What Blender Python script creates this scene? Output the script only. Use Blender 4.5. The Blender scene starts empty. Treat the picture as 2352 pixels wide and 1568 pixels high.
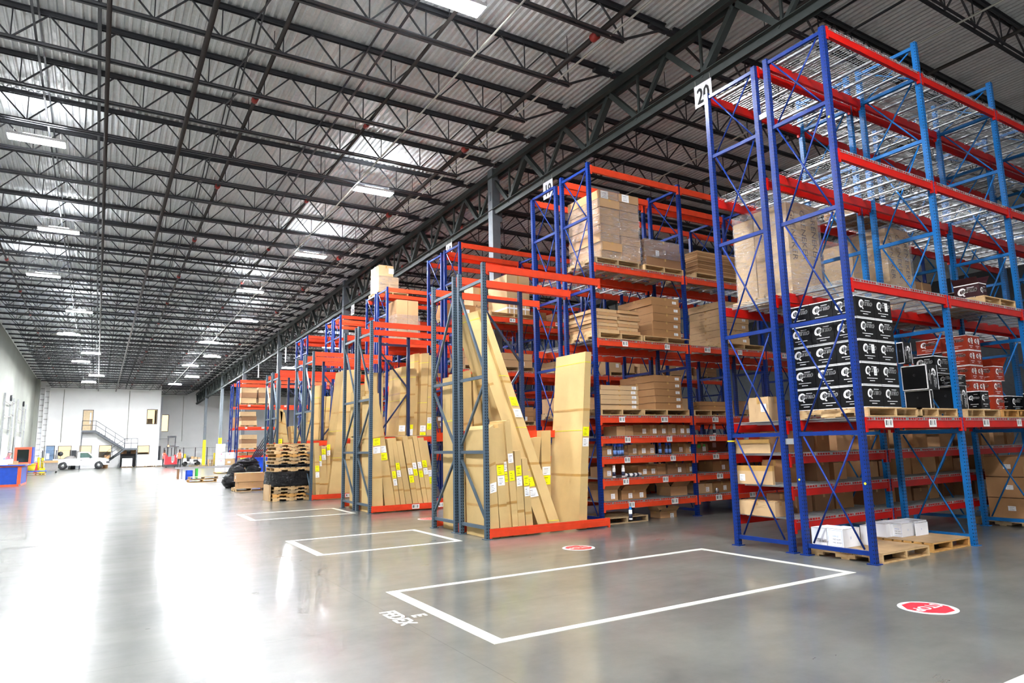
import bpy, math, random
from mathutils import Vector, Matrix
R = random.Random(7)
SC = bpy.context.scene
COL = SC.collection
PI = math.pi

# ------------------------------------------------------------------ camera
FP, YAW, PIT, ROL = 1543.5245, .5504, .1525, -.0214
CAM = Vector((-8.4051, -5.1049, 1.5851))
_F = Vector((math.sin(YAW)*math.cos(PIT), math.cos(YAW)*math.cos(PIT), math.sin(PIT)))
_R = Vector((math.cos(YAW), -math.sin(YAW), 0))
_U = _R.cross(_F)
_R2 = _R*math.cos(ROL) + _U*math.sin(ROL)
_U2 = -_R*math.sin(ROL) + _U*math.cos(ROL)
cd = bpy.data.cameras.new('camera'); cam = bpy.data.objects.new('camera', cd); COL.objects.link(cam)
cd.sensor_width = 36; cd.lens = FP*36/2352; cd.clip_end = 400
m = Matrix((_R2, _U2, -_F)).transposed().to_4x4(); m.translation = CAM
cam.matrix_world = m; SC.camera = cam

# measuring helpers: where a sight line of the survey meets a plane of the building
def ray(u, v): return _F + _R2*((u-1176)/FP) + _U2*((784-v)/FP)
def on(u, v, ax, val):
    r = ray(u, v); return CAM + r*((val-CAM[ax])/r[ax])
def AX(u, v, x=0): return on(u, v, 0, x)
def AY(u, v, y): return on(u, v, 1, y)
def AZ(u, v, z=0): return on(u, v, 2, z)
def sol(P, ax, u=None, v=None):
    "coordinate ax of P such that P is seen at column u (or line v)"
    P = Vector(P); P[ax] = 0; D = P-CAM; e = Vector((0, 0, 0)); e[ax] = 1
    if u is not None: k = (u-1176)/FP; n = _R2 - _F*k
    else: k = (784-v)/FP; n = _U2 - _F*k
    return -D.dot(n)/e.dot(n)

# ------------------------------------------------------------------ mesh builder
class MB:
    def __init__(s): s.v = []; s.f = []; s.m = []; s.uv = {}; s.sm = set()
    def quad(s, a, b, c, d, m=0, uv=None):
        n = len(s.v); s.v += [tuple(a), tuple(b), tuple(c), tuple(d)]
        if uv: s.uv[len(s.f)] = uv
        s.f.append((n, n+1, n+2, n+3)); s.m.append(m)
    def hexa(s, p, m=0):
        "p: 8 points, bottom ring then top ring"
        n = len(s.v); s.v += [tuple(q) for q in p]
        for f in ((3, 2, 1, 0), (4, 5, 6, 7), (0, 1, 5, 4), (1, 2, 6, 5), (2, 3, 7, 6), (3, 0, 4, 7)):
            s.f.append(tuple(n+i for i in f)); s.m.append(m)
        return s
    def box(s, x0, y0, z0, x1, y1, z1, m=0):
        if x0 > x1: x0, x1 = x1, x0
        if y0 > y1: y0, y1 = y1, y0
        if z0 > z1: z0, z1 = z1, z0
        return s.hexa([(x0, y0, z0), (x1, y0, z0), (x1, y1, z0), (x0, y1, z0), (x0, y0, z1), (x1, y0, z1), (x1, y1, z1), (x0, y1, z1)], m)
    def bar(s, a, b, w, h, m=0, up=(0, 0, 1)):
        a = Vector(a); b = Vector(b); d = (b-a).normalized(); up = Vector(up)
        if abs(d.dot(up)) > .98: up = Vector((0, 1, 0))
        r = d.cross(up).normalized()*(w/2); u = r.cross(d).normalized()*(h/2)
        s.hexa([a-r-u, a+r-u, b+r-u, b-r-u, a-r+u, a+r+u, b+r+u, b-r+u], m); return s
    def tube(s, pts, rad, n=8, m=0, cap=True, rads=None):
        pts = [Vector(p) for p in pts]; rings = []
        for i, p in enumerate(pts):
            d = (pts[min(i+1, len(pts)-1)]-pts[max(i-1, 0)]).normalized()
            up = Vector((0, 0, 1)) if abs(d.z) < .95 else Vector((0, 1, 0))
            a = d.cross(up).normalized(); b = a.cross(d)
            r = rads[i] if rads else rad; k = len(s.v)
            for j in range(n):
                t = 2*PI*j/n; s.v.append(tuple(p+a*(r*math.cos(t))+b*(r*math.sin(t))))
            rings.append(k)
        for i in range(len(rings)-1):
            for j in range(n):
                s.sm.add(len(s.f))
                s.f.append((rings[i]+j, rings[i+1]+j, rings[i+1]+(j+1) % n, rings[i]+(j+1) % n)); s.m.append(m)
        if cap:
            s.f.append(tuple(rings[0]+j for j in range(n))); s.m.append(m)
            s.f.append(tuple(rings[-1]+j for j in reversed(range(n)))); s.m.append(m)
        return s
    def lathe(s, prof, c=(0, 0, 0), n=16, m=0, ax=2):
        k = len(s.v)
        for r, h in prof:
            for j in range(n):
                t = 2*PI*j/n; q = [r*math.cos(t), r*math.sin(t), h]
                if ax == 0: q = [h, q[0], q[1]]
                if ax == 1: q = [q[0], h, q[1]]
                s.v.append((c[0]+q[0], c[1]+q[1], c[2]+q[2]))
        for i in range(len(prof)-1):
            for j in range(n):
                s.sm.add(len(s.f))
                s.f.append((k+i*n+j, k+i*n+(j+1) % n, k+(i+1)*n+(j+1) % n, k+(i+1)*n+j)); s.m.append(m)
        s.f.append(tuple(k+j for j in reversed(range(n)))); s.m.append(m)
        s.f.append(tuple(k+(len(prof)-1)*n+j for j in range(n))); s.m.append(m)
        return s
    def prism(s, poly, d, m=0):
        "poly: 3d points (planar), extruded by vector d"
        n = len(poly); k = len(s.v); d = Vector(d)
        s.v += [tuple(p) for p in poly] + [tuple(Vector(p)+d) for p in poly]
        s.f.append(tuple(k+i for i in range(n))); s.m.append(m)
        s.f.append(tuple(k+n+i for i in reversed(range(n)))); s.m.append(m)
        for i in range(n):
            j = (i+1) % n; s.f.append((k+j, k+i, k+n+i, k+n+j)); s.m.append(m)
        return s
    def blob(s, c, r, n=12, k=8, m=0, seed=0, amp=.12):
        rr = random.Random(seed); base = len(s.v)
        ph = [(rr.uniform(1, 5), rr.uniform(1, 5), rr.uniform(0, 6), rr.uniform(.3, 1)) for _ in range(5)]
        for i in range(k+1):
            t = PI*i/k
            for j in range(n):
                p = 2*PI*j/n
                q = 1+amp*sum(w*math.sin(a*t*2+o)*math.cos(round(b)*p+o) for a, b, o, w in ph)/2.2
                s.v.append((c[0]+r[0]*q*math.sin(t)*math.cos(p), c[1]+r[1]*q*math.sin(t)*math.sin(p), c[2]+r[2]*q*math.cos(t)))
        for i in range(k):
            for j in range(n):
                s.sm.add(len(s.f)); s.f.append((base+i*n+j, base+(i+1)*n+j, base+(i+1)*n+(j+1) % n, base+i*n+(j+1) % n)); s.m.append(m)
        return s
    def glyphs(s, txt, org, ex, ey, size, m=0, shear=0, align='L', sx=1):
        "flat lettering, laid on the plane through org spanned by ex (reading direction) and ey (letter up)"
        V, F, W = text_geo(txt); ex = Vector(ex).normalized(); ey = Vector(ey).normalized(); o = Vector(org)
        off = {'L': 0, 'C': W/2, 'R': W}[align]; k = len(s.v)
        for x, y in V: s.v.append(tuple(o+ex*((x-off+shear*y)*size*sx)+ey*(y*size)))
        for f in F: s.f.append(tuple(k+i for i in f)); s.m.append(m)
        return s
_tg = {}
def text_geo(t):
    if t not in _tg:
        c = bpy.data.curves.new('t', 'FONT'); c.body = t; c.resolution_u = 2
        o = bpy.data.objects.new('t', c); COL.objects.link(o)
        dg = bpy.context.evaluated_depsgraph_get(); me = bpy.data.meshes.new_from_object(o.evaluated_get(dg))
        V = [(v.co.x, v.co.y) for v in me.vertices]; F = [tuple(p.vertices) for p in me.polygons]
        W = max([v[0] for v in V] or [0]); _tg[t] = (V, F, W)
        bpy.data.objects.remove(o); bpy.data.curves.remove(c); bpy.data.meshes.remove(me)
    return _tg[t]
def mesh(name, mb, mats):
    me = bpy.data.meshes.new(name); me.from_pydata(mb.v, [], mb.f)
    if not isinstance(mats, (list, tuple)): mats = [mats]
    for x in mats: me.materials.append(x)
    if len(mats) > 1: me.polygons.foreach_set('material_index', mb.m)
    if mb.uv:
        L = me.uv_layers.new(name='UVMap').data
        for p in me.polygons:
            if p.index in mb.uv:
                for li, q in zip(p.loop_indices, mb.uv[p.index]): L[li].uv = q
    if mb.sm:
        me.polygons.foreach_set('use_smooth', [i in mb.sm for i in range(len(mb.f))])
    me.update(); return me
def part(name, me, parent=None, loc=(0, 0, 0), rz=0, mats=None):
    if isinstance(me, MB): me = mesh(name, me, mats)
    o = bpy.data.objects.new(name, me); COL.objects.link(o); o.location = loc; o.rotation_euler = (0, 0, rz)
    if parent: o.parent = parent
    return o
def tag(o, label, cat, group=None, kind=None):
    o['label'] = label; o['category'] = cat
    if group: o['group'] = group
    if kind: o['kind'] = kind
    return o
def thing(name, label, cat, loc=(0, 0, 0), rz=0, group=None):
    o = bpy.data.objects.new(name, None); COL.objects.link(o); o.location = loc; o.rotation_euler = (0, 0, rz); o.empty_display_size = .1
    return tag(o, label, cat, group)
def struct(name, mb, mats):
    o = part(name, mb, None, mats=mats); o['kind'] = 'structure'; return o

# ------------------------------------------------------------------ materials
def L(c):
    "sRGB hex -> linear"
    r = [int(c[i:i+2], 16)/255 for i in (0, 2, 4)]
    return tuple(x/12.92 if x < .04045 else ((x+.055)/1.055)**2.4 for x in r)+(1,)
class NT:
    def __init__(s, name):
        s.mat = bpy.data.materials.new(name); s.mat.use_nodes = True; s.t = s.mat.node_tree; s.n = s.t.nodes
        s.b = s.n['Principled BSDF']
    def new(s, k, **kw):
        n = s.n.new(k)
        for a, b in kw.items():
            if a.startswith('_'): setattr(n, a[1:], b)
            else: n.inputs[a.replace('_', ' ')].default_value = b
        return n
    def link(s, a, b): s.t.links.new(a, b)
    def math(s, op, a, b=None, c=None):
        n = s.n.new('ShaderNodeMath'); n.operation = op
        for i, q in enumerate((a, b, c)):
            if q is None: continue
            if hasattr(q, 'is_output'): s.link(q, n.inputs[i])
            else: n.inputs[i].default_value = q
        return n.outputs[0]
    def mix(s, f, a, b):
        n = s.n.new('ShaderNodeMix'); n.data_type = 'RGBA'
        for i, q in ((0, f), (6, a), (7, b)):
            if hasattr(q, 'is_output'): s.link(q, n.inputs[i])
            else: n.inputs[i].default_value = q
        return n.outputs[2]
    def noise(s, scale, detail=3, rough=.5, stretch=None, dist=0):
        tc = s.n.new('ShaderNodeTexCoord'); n = s.n.new('ShaderNodeTexNoise'); n.inputs['Scale'].default_value = scale
        n.inputs['Detail'].default_value = detail; n.inputs['Roughness'].default_value = rough; n.inputs['Distortion'].default_value = dist
        if stretch:
            mp = s.n.new('ShaderNodeMapping'); mp.inputs['Scale'].default_value = stretch
            s.link(tc.outputs['Object'], mp.inputs['Vector']); s.link(mp.outputs[0], n.inputs['Vector'])
        else: s.link(tc.outputs['Object'], n.inputs['Vector'])
        return n.outputs['Fac']
    def ramp(s, f, lo, hi, a=0., b=1.):
        n = s.n.new('ShaderNodeMapRange'); n.inputs[1].default_value = lo; n.inputs[2].default_value = hi
        n.inputs[3].default_value = a; n.inputs[4].default_value = b; s.link(f, n.inputs[0]); return n.outputs[0]
    def bump(s, f, strength=.2, dist=.01):
        n = s.n.new('ShaderNodeBump'); n.inputs['Strength'].default_value = strength; n.inputs['Distance'].default_value = dist
        s.link(f, n.inputs['Height']); s.link(n.outputs[0], s.b.inputs['Normal'])
def plain(name, c, rough=.5, metal=0, var=.06, scale=6, emis=None, es=0, coat=0, spec=.5):
    t = NT(name); c = L(c) if isinstance(c, str) else c
    f = t.noise(scale, 3); d = tuple(x*(1-var*2.2) for x in c[:3])+(1,); e = tuple(min(1, x*(1+var)) for x in c[:3])+(1,)
    t.link(t.mix(t.ramp(f, .3, .7), d, e), t.b.inputs['Base Color'])
    t.b.inputs['Roughness'].default_value = rough; t.b.inputs['Metallic'].default_value = metal
    if coat: t.b.inputs['Coat Weight'].default_value = coat
    t.b.inputs['Specular IOR Level'].default_value = spec
    if emis: t.b.inputs['Emission Color'].default_value = L(emis); t.b.inputs['Emission Strength'].default_value = es
    return t.mat
def post_mat(name, c, rough=.32):
    "painted upright with the punched holes of its two kinds of face"
    t = NT(name); uv = t.n.new('ShaderNodeUVMap'); sp = t.n.new('ShaderNodeSeparateXYZ'); t.link(uv.outputs[0], sp.inputs[0])
    fv = t.math('FRACT', t.math('DIVIDE', sp.outputs[1], .0508))
    dv = t.math('MULTIPLY', t.math('ABSOLUTE', t.math('SUBTRACT', fv, .5)), .0508)
    du = t.math('ABSOLUTE', t.math('SUBTRACT', t.math('ABSOLUTE', sp.outputs[0]), .020))
    kind = t.math('GREATER_THAN', sp.outputs[0], 1.0)
    du2 = t.math('ABSOLUTE', t.math('SUBTRACT', sp.outputs[0], 2.02))
    h1 = t.math('MULTIPLY', t.math('LESS_THAN', du, .0085), t.math('LESS_THAN', dv, .011))
    h2 = t.math('MULTIPLY', t.math('LESS_THAN', du2, .0065), t.math('LESS_THAN', dv, .0075))
    h = t.math('MAXIMUM', t.math('MULTIPLY', h1, t.math('SUBTRACT', 1, kind)), t.math('MULTIPLY', h2, kind))
    c = L(c); n = t.ramp(t.noise(3, 4), .3, .7)
    col = t.mix(n, tuple(x*.82 for x in c[:3])+(1,), c)
    t.link(t.mix(h, col, (.004, .005, .008, 1)), t.b.inputs['Base Color'])
    t.b.inputs['Roughness'].default_value = rough; t.b.inputs['Specular IOR Level'].default_value = .22
    return t.mat
def card_mat(name, c, var=.10, wrap=0):
    t = NT(name); c = L(c)
    f = t.ramp(t.noise(1.7, 4, .6), .3, .7); g = t.ramp(t.noise(60, 2, .5, (1, 1, 6)), .2, .8)
    a = t.mix(f, tuple(x*(1-var) for x in c[:3])+(1,), tuple(min(1, x*(1+var*.7)) for x in c[:3])+(1,))
    t.link(t.mix(t.math('MULTIPLY', g, .16), a, tuple(x*.6 for x in c[:3])+(1,)), t.b.inputs['Base Color'])
    t.b.inputs['Roughness'].default_value = .72; t.b.inputs['Specular IOR Level'].default_value = .25
    if wrap:
        t.b.inputs['Coat Weight'].default_value = wrap; t.b.inputs['Coat Roughness'].default_value = .12
        w = t.noise(5, 5, .65, (1.2, 1.2, 6), 1.2); n = t.n.new('ShaderNodeBump'); n.inputs['Strength'].default_value = .9; n.inputs['Distance'].default_value = .03
        t.link(w, n.inputs['Height']); t.link(n.outputs[0], t.b.inputs['Coat Normal'])
    return t.mat
def wood_mat(name, c, c2):
    t = NT(name); f = t.ramp(t.noise(9, 5, .6, (1, 1, 4), .6), .3, .72)
    t.link(t.mix(f, L(c), L(c2)), t.b.inputs['Base Color']); t.b.inputs['Roughness'].default_value = .75
    t.bump(f, .25, .004); return t.mat
def barcode_mat():
    t = NT('barcode_paper'); tc = t.n.new('ShaderNodeTexCoord'); sp = t.n.new('ShaderNodeSeparateXYZ'); t.link(tc.outputs['Generated'], sp.inputs[0])
    w = t.n.new('ShaderNodeTexWhiteNoise'); w.noise_dimensions = '1D'
    t.link(t.math('FLOOR', t.math('MULTIPLY', sp.outputs[0], 46)), w.inputs['W'])
    bar = t.math('GREATER_THAN', w.outputs['Value'], .5)
    z = sp.outputs[2]; ins = t.math('MULTIPLY', t.math('LESS_THAN', t.math('ABSOLUTE', t.math('SUBTRACT', sp.outputs[0], .5)), .4), t.math('LESS_THAN', t.math('ABSOLUTE', t.math('SUBTRACT', z, .55)), .3))
    t.link(t.mix(t.math('MULTIPLY', bar, ins), L('e8e8e4'), L('2a2a2c')), t.b.inputs['Base Color']); t.b.inputs['Roughness'].default_value = .6
    return t.mat
def concrete():
    t = NT('polished_concrete')
    f = t.ramp(t.noise(.55, 6, .62), .32, .68); g = t.ramp(t.noise(5, 6, .7, None, .3), .35, .7)
    a = t.mix(f, L('464845'), L('6a6b65')); a = t.mix(t.math('MULTIPLY', g, .14), a, L('8a8a82'))
    st = t.ramp(t.noise(2.2, 5, .7, (.35, 2.6, 1), .5), .58, .75); a = t.mix(t.math('MULTIPLY', st, .12), a, L('5a5c5a'))
    tc = t.n.new('ShaderNodeTexCoord'); sp = t.n.new('ShaderNodeSeparateXYZ'); t.link(tc.outputs['Object'], sp.inputs[0])
    def joint(o, off, per, w):
        q = t.math('ABSOLUTE', t.math('SUBTRACT', t.math('FRACT', t.math('DIVIDE', t.math('SUBTRACT', o, off-per/2), per)), .5))
        return t.math('LESS_THAN', q, w/per)
    j = t.math('MAXIMUM', joint(sp.outputs[0], -5.9, 3.95, .005), joint(sp.outputs[1], 1.02, 4.9, .004))
    a = t.mix(t.math('MULTIPLY', j, .6), a, L('3a3a38'))
    t.link(a, t.b.inputs['Base Color'])
    r = t.ramp(t.noise(1.6, 5, .65, (.5, 1.6, 1)), .3, .75, .27, .36); t.link(r, t.b.inputs['Roughness'])
    t.b.inputs['Specular IOR Level'].default_value = .2
    t.b.inputs['Coat Weight'].default_value = .55; t.b.inputs['Coat Roughness'].default_value = .11
    t.bump(t.noise(1.3, 2), .03, .02)
    return t.mat
def galv_deck():
    t = NT('galvanised_deck'); tc = t.n.new('ShaderNodeTexCoord'); n = t.n.new('ShaderNodeTexVoronoi'); n.inputs['Scale'].default_value = 14
    t.link(tc.outputs['Object'], n.inputs['Vector']); f = t.ramp(t.noise(.9, 4, .6, (2, .12, 1)), .3, .7)
    a = t.mix(f, L('cdd1d1'), L('e6e9e9')); sp = t.n.new('ShaderNodeSeparateColor'); t.link(n.outputs['Color'], sp.inputs[0])
    t.link(t.mix(t.math('MULTIPLY', sp.outputs[0], .25), a, L('a4a8aa')), t.b.inputs['Base Color'])
    t.b.inputs['Metallic'].default_value = .12; t.b.inputs['Roughness'].default_value = .45
    return t.mat
def wrap_mat():
    "clear stretch film"
    t = NT('stretch_film'); g = t.n.new('ShaderNodeBsdfGlossy'); g.inputs['Roughness'].default_value = .16; g.inputs['Color'].default_value = (.95, .95, .97, 1)
    tr = t.n.new('ShaderNodeBsdfTransparent'); tr.inputs[0].default_value = (.97, .97, .96, 1)
    di = t.n.new('ShaderNodeBsdfDiffuse'); di.inputs['Color'].default_value = (.9, .9, .9, 1)
    w = t.noise(4, 6, .7, (1, 1, 5), 1.6); b = t.n.new('ShaderNodeBump'); b.inputs['Strength'].default_value = 1; b.inputs['Distance'].default_value = .05
    t.link(w, b.inputs['Height']); t.link(b.outputs[0], g.inputs['Normal'])
    m1 = t.n.new('ShaderNodeMixShader'); t.link(t.ramp(w, .42, .68, .10, .6), m1.inputs[0]); t.link(tr.outputs[0], m1.inputs[1]); t.link(g.outputs[0], m1.inputs[2])
    m2 = t.n.new('ShaderNodeMixShader'); t.link(t.ramp(w, .52, .75, .05, .42), m2.inputs[0]); t.link(m1.outputs[0], m2.inputs[1]); t.link(di.outputs[0], m2.inputs[2])
    t.link(m2.outputs[0], t.n['Material Output'].inputs[0]); return t.mat
def glass_mat():
    t = NT('office_glass'); t.b.inputs['Transmission Weight'].default_value = 1; t.b.inputs['Roughness'].default_value = .02; t.b.inputs['IOR'].default_value = 1.1
    t.b.inputs['Base Color'].default_value = (.95, .97, .97, 1); return t.mat
def film_black():
    t = NT('black_plastic'); t.b.inputs['Base Color'].default_value = (.012, .012, .014, 1); t.b.inputs['Roughness'].default_value = .13
    t.bump(t.noise(7, 6, .7, (1, 1, 2), 1.5), 1, .08); return t.mat
M = dict(
 blue=plain('royal_blue_paint', '0c2c74', .33, spec=.25), lblue=plain('light_blue_paint', '1463a4', .35, spec=.25), grey=plain('slate_steel_paint', '485a68', .4, .25),
 blueP=post_mat('royal_blue_upright', '0c2c74'), lblueP=post_mat('light_blue_upright', '1463a4'), greyP=post_mat('slate_upright', '485a68', .38), navyP=post_mat('navy_upright', '28365a'),
 navy=plain('navy_paint', '28304a', .4),
 red=plain('red_beam_paint', 'bd130c', .38, spec=.22), orange=plain('orange_beam_paint', 'dc4526', .4, spec=.25), galv=plain('zinc_wire', 'aeb1b2', .35, .6, .05),
 card=card_mat('kraft_cardboard', 'bb9368'), card2=card_mat('brown_cardboard', 'a67c52'), card3=card_mat('pale_cardboard', 'c6a67c'), card4=card_mat('dark_cardboard', '8e6a4c'),
 kraft=card_mat('yellowish_kraft', 'ceb078'), cardw=card_mat('wrapped_cardboard', 'b7926a', .1, .8), cardg=card_mat('tan_wrapped_cardboard', 'c4a477', .08, .6),
 tape=plain('packing_tape', 'b88f4e', .3), strap=plain('yellow_strap', 'e6e020', .5), dark=plain('dark_gap', '241a12', .9), hole=plain('painted_inner_shade', '2c2017', .9),
 wood=wood_mat('pine_boards', 'cdb083', 'b08b57'), wood2=wood_mat('aged_pine_boards', 'b49a72', '8f7a5c'), wood3=wood_mat('orange_pine_boards', 'cf9f5c', 'a97a3c'), masonite=plain('hardboard', 'a28560', .6),
 white=plain('white_board', 'eceef2', .6, 0, .02), paper=plain('white_paper', 'f0f0ee', .6, 0, .02), yellow=plain('yellow_label', 'f2f000', .5, 0, .02), ink=plain('black_ink', '15151a', .6, 0, 0), printk=plain('brown_print', '4a3626', .7), bluei=plain('pale_blue_ink', '6a95d8', .6), pink=plain('pink_ink', 'f3a3b8', .6),
 blackc=plain('black_printed_board', '090a0c', .45, spec=.2), maroon=plain('maroon_board', '351a1e', .5, spec=.2), rust=plain('rust_red_board', '93301c', .5, spec=.2), gloss=plain('white_print', 'f4f4f4', .5, 0, 0),
 steel=plain('dark_painted_steel', '5c6166', .5, .2), joist=plain('charcoal_joist_paint', '3d3f43', .5, .2), girder=plain('green_grey_girder_paint', '3d4442', .5, .2), column=plain('grey_column_paint', '6d757b', .5, .1),
 pipe=plain('sprinkler_pipe', '35302e', .45, .3), conduit=plain('light_conduit', 'b6b6ac', .4, .4), coupling=plain('red_coupling', '9a2a22', .5),
 wall=plain('white_wall_paint', 'f8f9f7', .8, 0, .015, 1), wallL=plain('precast_wall', '8d9087', .8, 0, .05, .4), deck=galv_deck(), floor=concrete(), film=wrap_mat(), glass=glass_mat(), bag=film_black(),
 line=plain('white_floor_paint', 'c2c2b6', .45, 0, .05, 9), stopred=plain('floor_sign_red', 'c9303c', .35), stopw=plain('floor_sign_white', 'c9cbca', .35),
 ceiling_fill=plain('added_ceiling_fill', 'ffffff', .5, 0, 0, 6, 'f6f9ff', 45),
 lampf=plain('lamp_diffuser_bright', 'ffffff', .5, 0, 0, 6, 'f8faff', 360),
 lamp=plain('lamp_diffuser', 'ffffff', .5, 0, 0, 6, 'f8faff', 240), fixture=plain('fixture_white', 'd8d8d8', .4),
 barcode=barcode_mat(), green=plain('green_sticker', '35b23f', .5), plasticb=plain('blue_plastic', '1f55d8', .4), deskb=plain('desk_blue_laminate', '1b4fc0', .35), desko=plain('desk_orange_trim', 'f0653c', .4), screen=plain('screen_glass', '14201a', .12),
 yel=plain('safety_yellow', 'f0d418', .45), rubber=plain('tyre_rubber', '222324', .7), truckw=plain('vehicle_white', 'd9dcdb', .18, 0, .01, 2, coat=.6), vglass=plain('vehicle_glass', '48605a', .08), chrome=plain('bright_metal', 'cfd2d4', .2, .9), redv=plain('reach_truck_red', 'd8262f', .35), dgrey=plain('dark_grey_plastic', '2b2d31', .5),
 skin=plain('skin_light', 'd8a088', .6), skind=plain('skin_dark', '4a3026', .6), vest=plain('orange_vest', 'ff6a4a', .6), vestp=plain('pink_vest', 'ff7a80', .6), cloth=plain('dark_cloth', '1d1d22', .8), shirt=plain('blue_check_shirt', '6f90d6', .8), hair=plain('grey_hair', 'cfc8c0', .8), hairb=plain('black_hair', '17130f', .8),
 warm_glow=plain('glowing_office_wall', 'e8cfa0', .8, 0, .03, 2, 'ffd9a0', .55), woodoor=plain('pale_oak_door', 'e6cda2', .5), bdoor=plain('blue_grey_door', '7f9dbf', .5), ddoor=plain('dark_grey_door', '51555a', .5), frame=plain('dark_frame', '5a5650', .5), greypanel=plain('grey_partition', '8c8886', .7),  # warm inner wall glows by itself, in place of lamps in the offices
)

# ------------------------------------------------------------------ building shell
XL, XR, YN, YF, YO = -14.3, 34., -11., 90., 84.    # side walls, near edge of roof, far wall, office block front
GX = [2.1, 17.8, 33.5]                             # girder lines
def zdeck(y): return 11.0-.018*y
def zch(y): return 9.22-.018*y
def zbot(y): return zdeck(y)-.77
mb = MB(); mb.box(XL-.3, YN-6, -.2, XR+.3, YF+.3, 0); struct('floor', mb, M['floor'])
mb = MB(); n = int((XR-XL)/.1524); p = .1524
for i in range(n):
    x = XL+i*p; xs = [x, x+.028, x+.052, x+.124, x+p]; zs = [0, 0, .045, .045, 0]
    for j in range(4):
        a, b = (xs[j], zs[j]), (xs[j+1], zs[j+1])
        mb.quad((a[0], YN, zdeck(YN)+a[1]), (b[0], YN, zdeck(YN)+b[1]), (b[0], YF, zdeck(YF)+b[1]), (a[0], YF, zdeck(YF)+a[1]))
mb.hexa([(XL, YN, zdeck(YN)+.05), (XR, YN, zdeck(YN)+.05), (XR, YF, zdeck(YF)+.05), (XL, YF, zdeck(YF)+.05)] +
        [(XL, YN, zdeck(YN)+.2), (XR, YN, zdeck(YN)+.2), (XR, YF, zdeck(YF)+.2), (XL, YF, zdeck(YF)+.2)])
struct('ceiling', mb, M['deck'])
mb = MB(); YL = 34.
mb = MB(); mb.hexa([(XL-.3, YL, 0), (XL, YL, 0), (XL, YF, 0), (XL-.3, YF, 0), (XL-.3, YL, zdeck(YL)+.3), (XL, YL, zdeck(YL)+.3), (XL, YF, zdeck(YF)+.3), (XL-.3, YF, zdeck(YF)+.3)])
for y in (80.5,): mb.box(XL, y, 0, XL+.35, y+1.1, zdeck(y)-.05)
struct('wall_left', mb, M['wallL'])
mb = MB(); mb.hexa([(XR, YN, 0), (XR+.3, YN, 0), (XR+.3, YF, 0), (XR, YF, 0), (XR, YN, zdeck(YN)+.3), (XR+.3, YN, zdeck(YN)+.3), (XR+.3, YF, zdeck(YF)+.3), (XR, YF, zdeck(YF)+.3)]); struct('wall_right', mb, M['steel'])
def wall_with_holes(name, x0, x1, y, th, z1, holes, mat):
    "wall in the plane y, rectangular openings (x0,x1,z0,z1)"
    mb = MB(); xs = sorted({x0, x1, *[h[0] for h in holes], *[h[1] for h in holes]}); zs = sorted({0, z1, *[h[2] for h in holes], *[h[3] for h in holes]})
    for i in range(len(xs)-1):
        for j in range(len(zs)-1):
            cx, cz = (xs[i]+xs[i+1])/2, (zs[j]+zs[j+1])/2
            if any(h[0] < cx < h[1] and h[2] < cz < h[3] for h in holes): continue
            mb.box(xs[i], y, zs[j], xs[i+1], y+th, zs[j+1])
    return struct(name, mb, mat)
OX1 = -2.35
WIN = [(-12.02, -10.9, 1.15, 2.45), (-10.05, -9.0, 1.15, 2.45), (-8.2, -7.1, 1.15, 2.45), (-4.42, -3.32, .92, 2.36), (-3.68, -2.7, 4.9, 6.5)]
DOR = [(-13.25, -12.42, 0, 2.5), (-9.96, -9.07, 4.2, 6.4)]
wall_with_holes('wall_office', XL, OX1, YO, .25, zdeck(YO), WIN+DOR, M['wall'])
mb = MB(); mb.box(OX1-.2, YO+.25, 0, OX1, YF, zdeck(YF)-.02); struct('wall_office_side', mb, M['wall'])
mb = MB(); mb.box(OX1-11.4, YO+3, 0, OX1-.2, YO+3.1, 9); struct('wall_office_inner', mb, M['warm_glow'])
W2 = (-1.8, -1.02, 4.2, 6.2); D3 = (-2.3, -1.75, 0, 2.3); DK1 = (1.6, 4.2, 0, 2.7); DK2 = (-1.15, .15, 0, 2.75)
wall_with_holes('wall_back', OX1-.2, XR, YF, .3, zdeck(YF), [W2, D3, DK1, DK2], M['wall'])
mb = MB(); mb.box(-2.6, YF+1.5, 0, 6, YF+1.6, 9); struct('wall_beyond', mb, M['warm_glow'])
for i, w in enumerate(WIN+[W2]):
    y = YO if i < 5 else YF
    mb = MB(); f = .06
    mb.box(w[0]-f, y-.03, w[2]-f, w[0], y+.1, w[3]+f).box(w[1], y-.03, w[2]-f, w[1]+f, y+.1, w[3]+f).box(w[0], y-.03, w[3], w[1], y+.1, w[3]+f).box(w[0], y-.03, w[2]-f, w[1], y+.1, w[2])
    o = struct('window_%d' % (i+1), mb, M['frame'])
    mb = MB(); mb.box(w[0], y+.04, w[2], w[1], y+.055, w[3]); part('glass_pane', mb, o, mats=M['glass'])
    if i in (2, 3): mb = MB(); mb.box(w[0], y+.5, w[2], w[1], y+.56, w[2]+(w[3]-w[2])*.5); part('interior_partition', mb, o, mats=M['greypanel'])
    if i == 4: mb = MB(); mb.box(w[0]+.05, y+.6, w[2], w[0]+.6, y+.8, w[2]+.6).box(w[1]-.2, y+.4, w[2], w[1], y+.5, w[3]); part('interior_partition', mb, o, mats=M['greypanel'])
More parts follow.
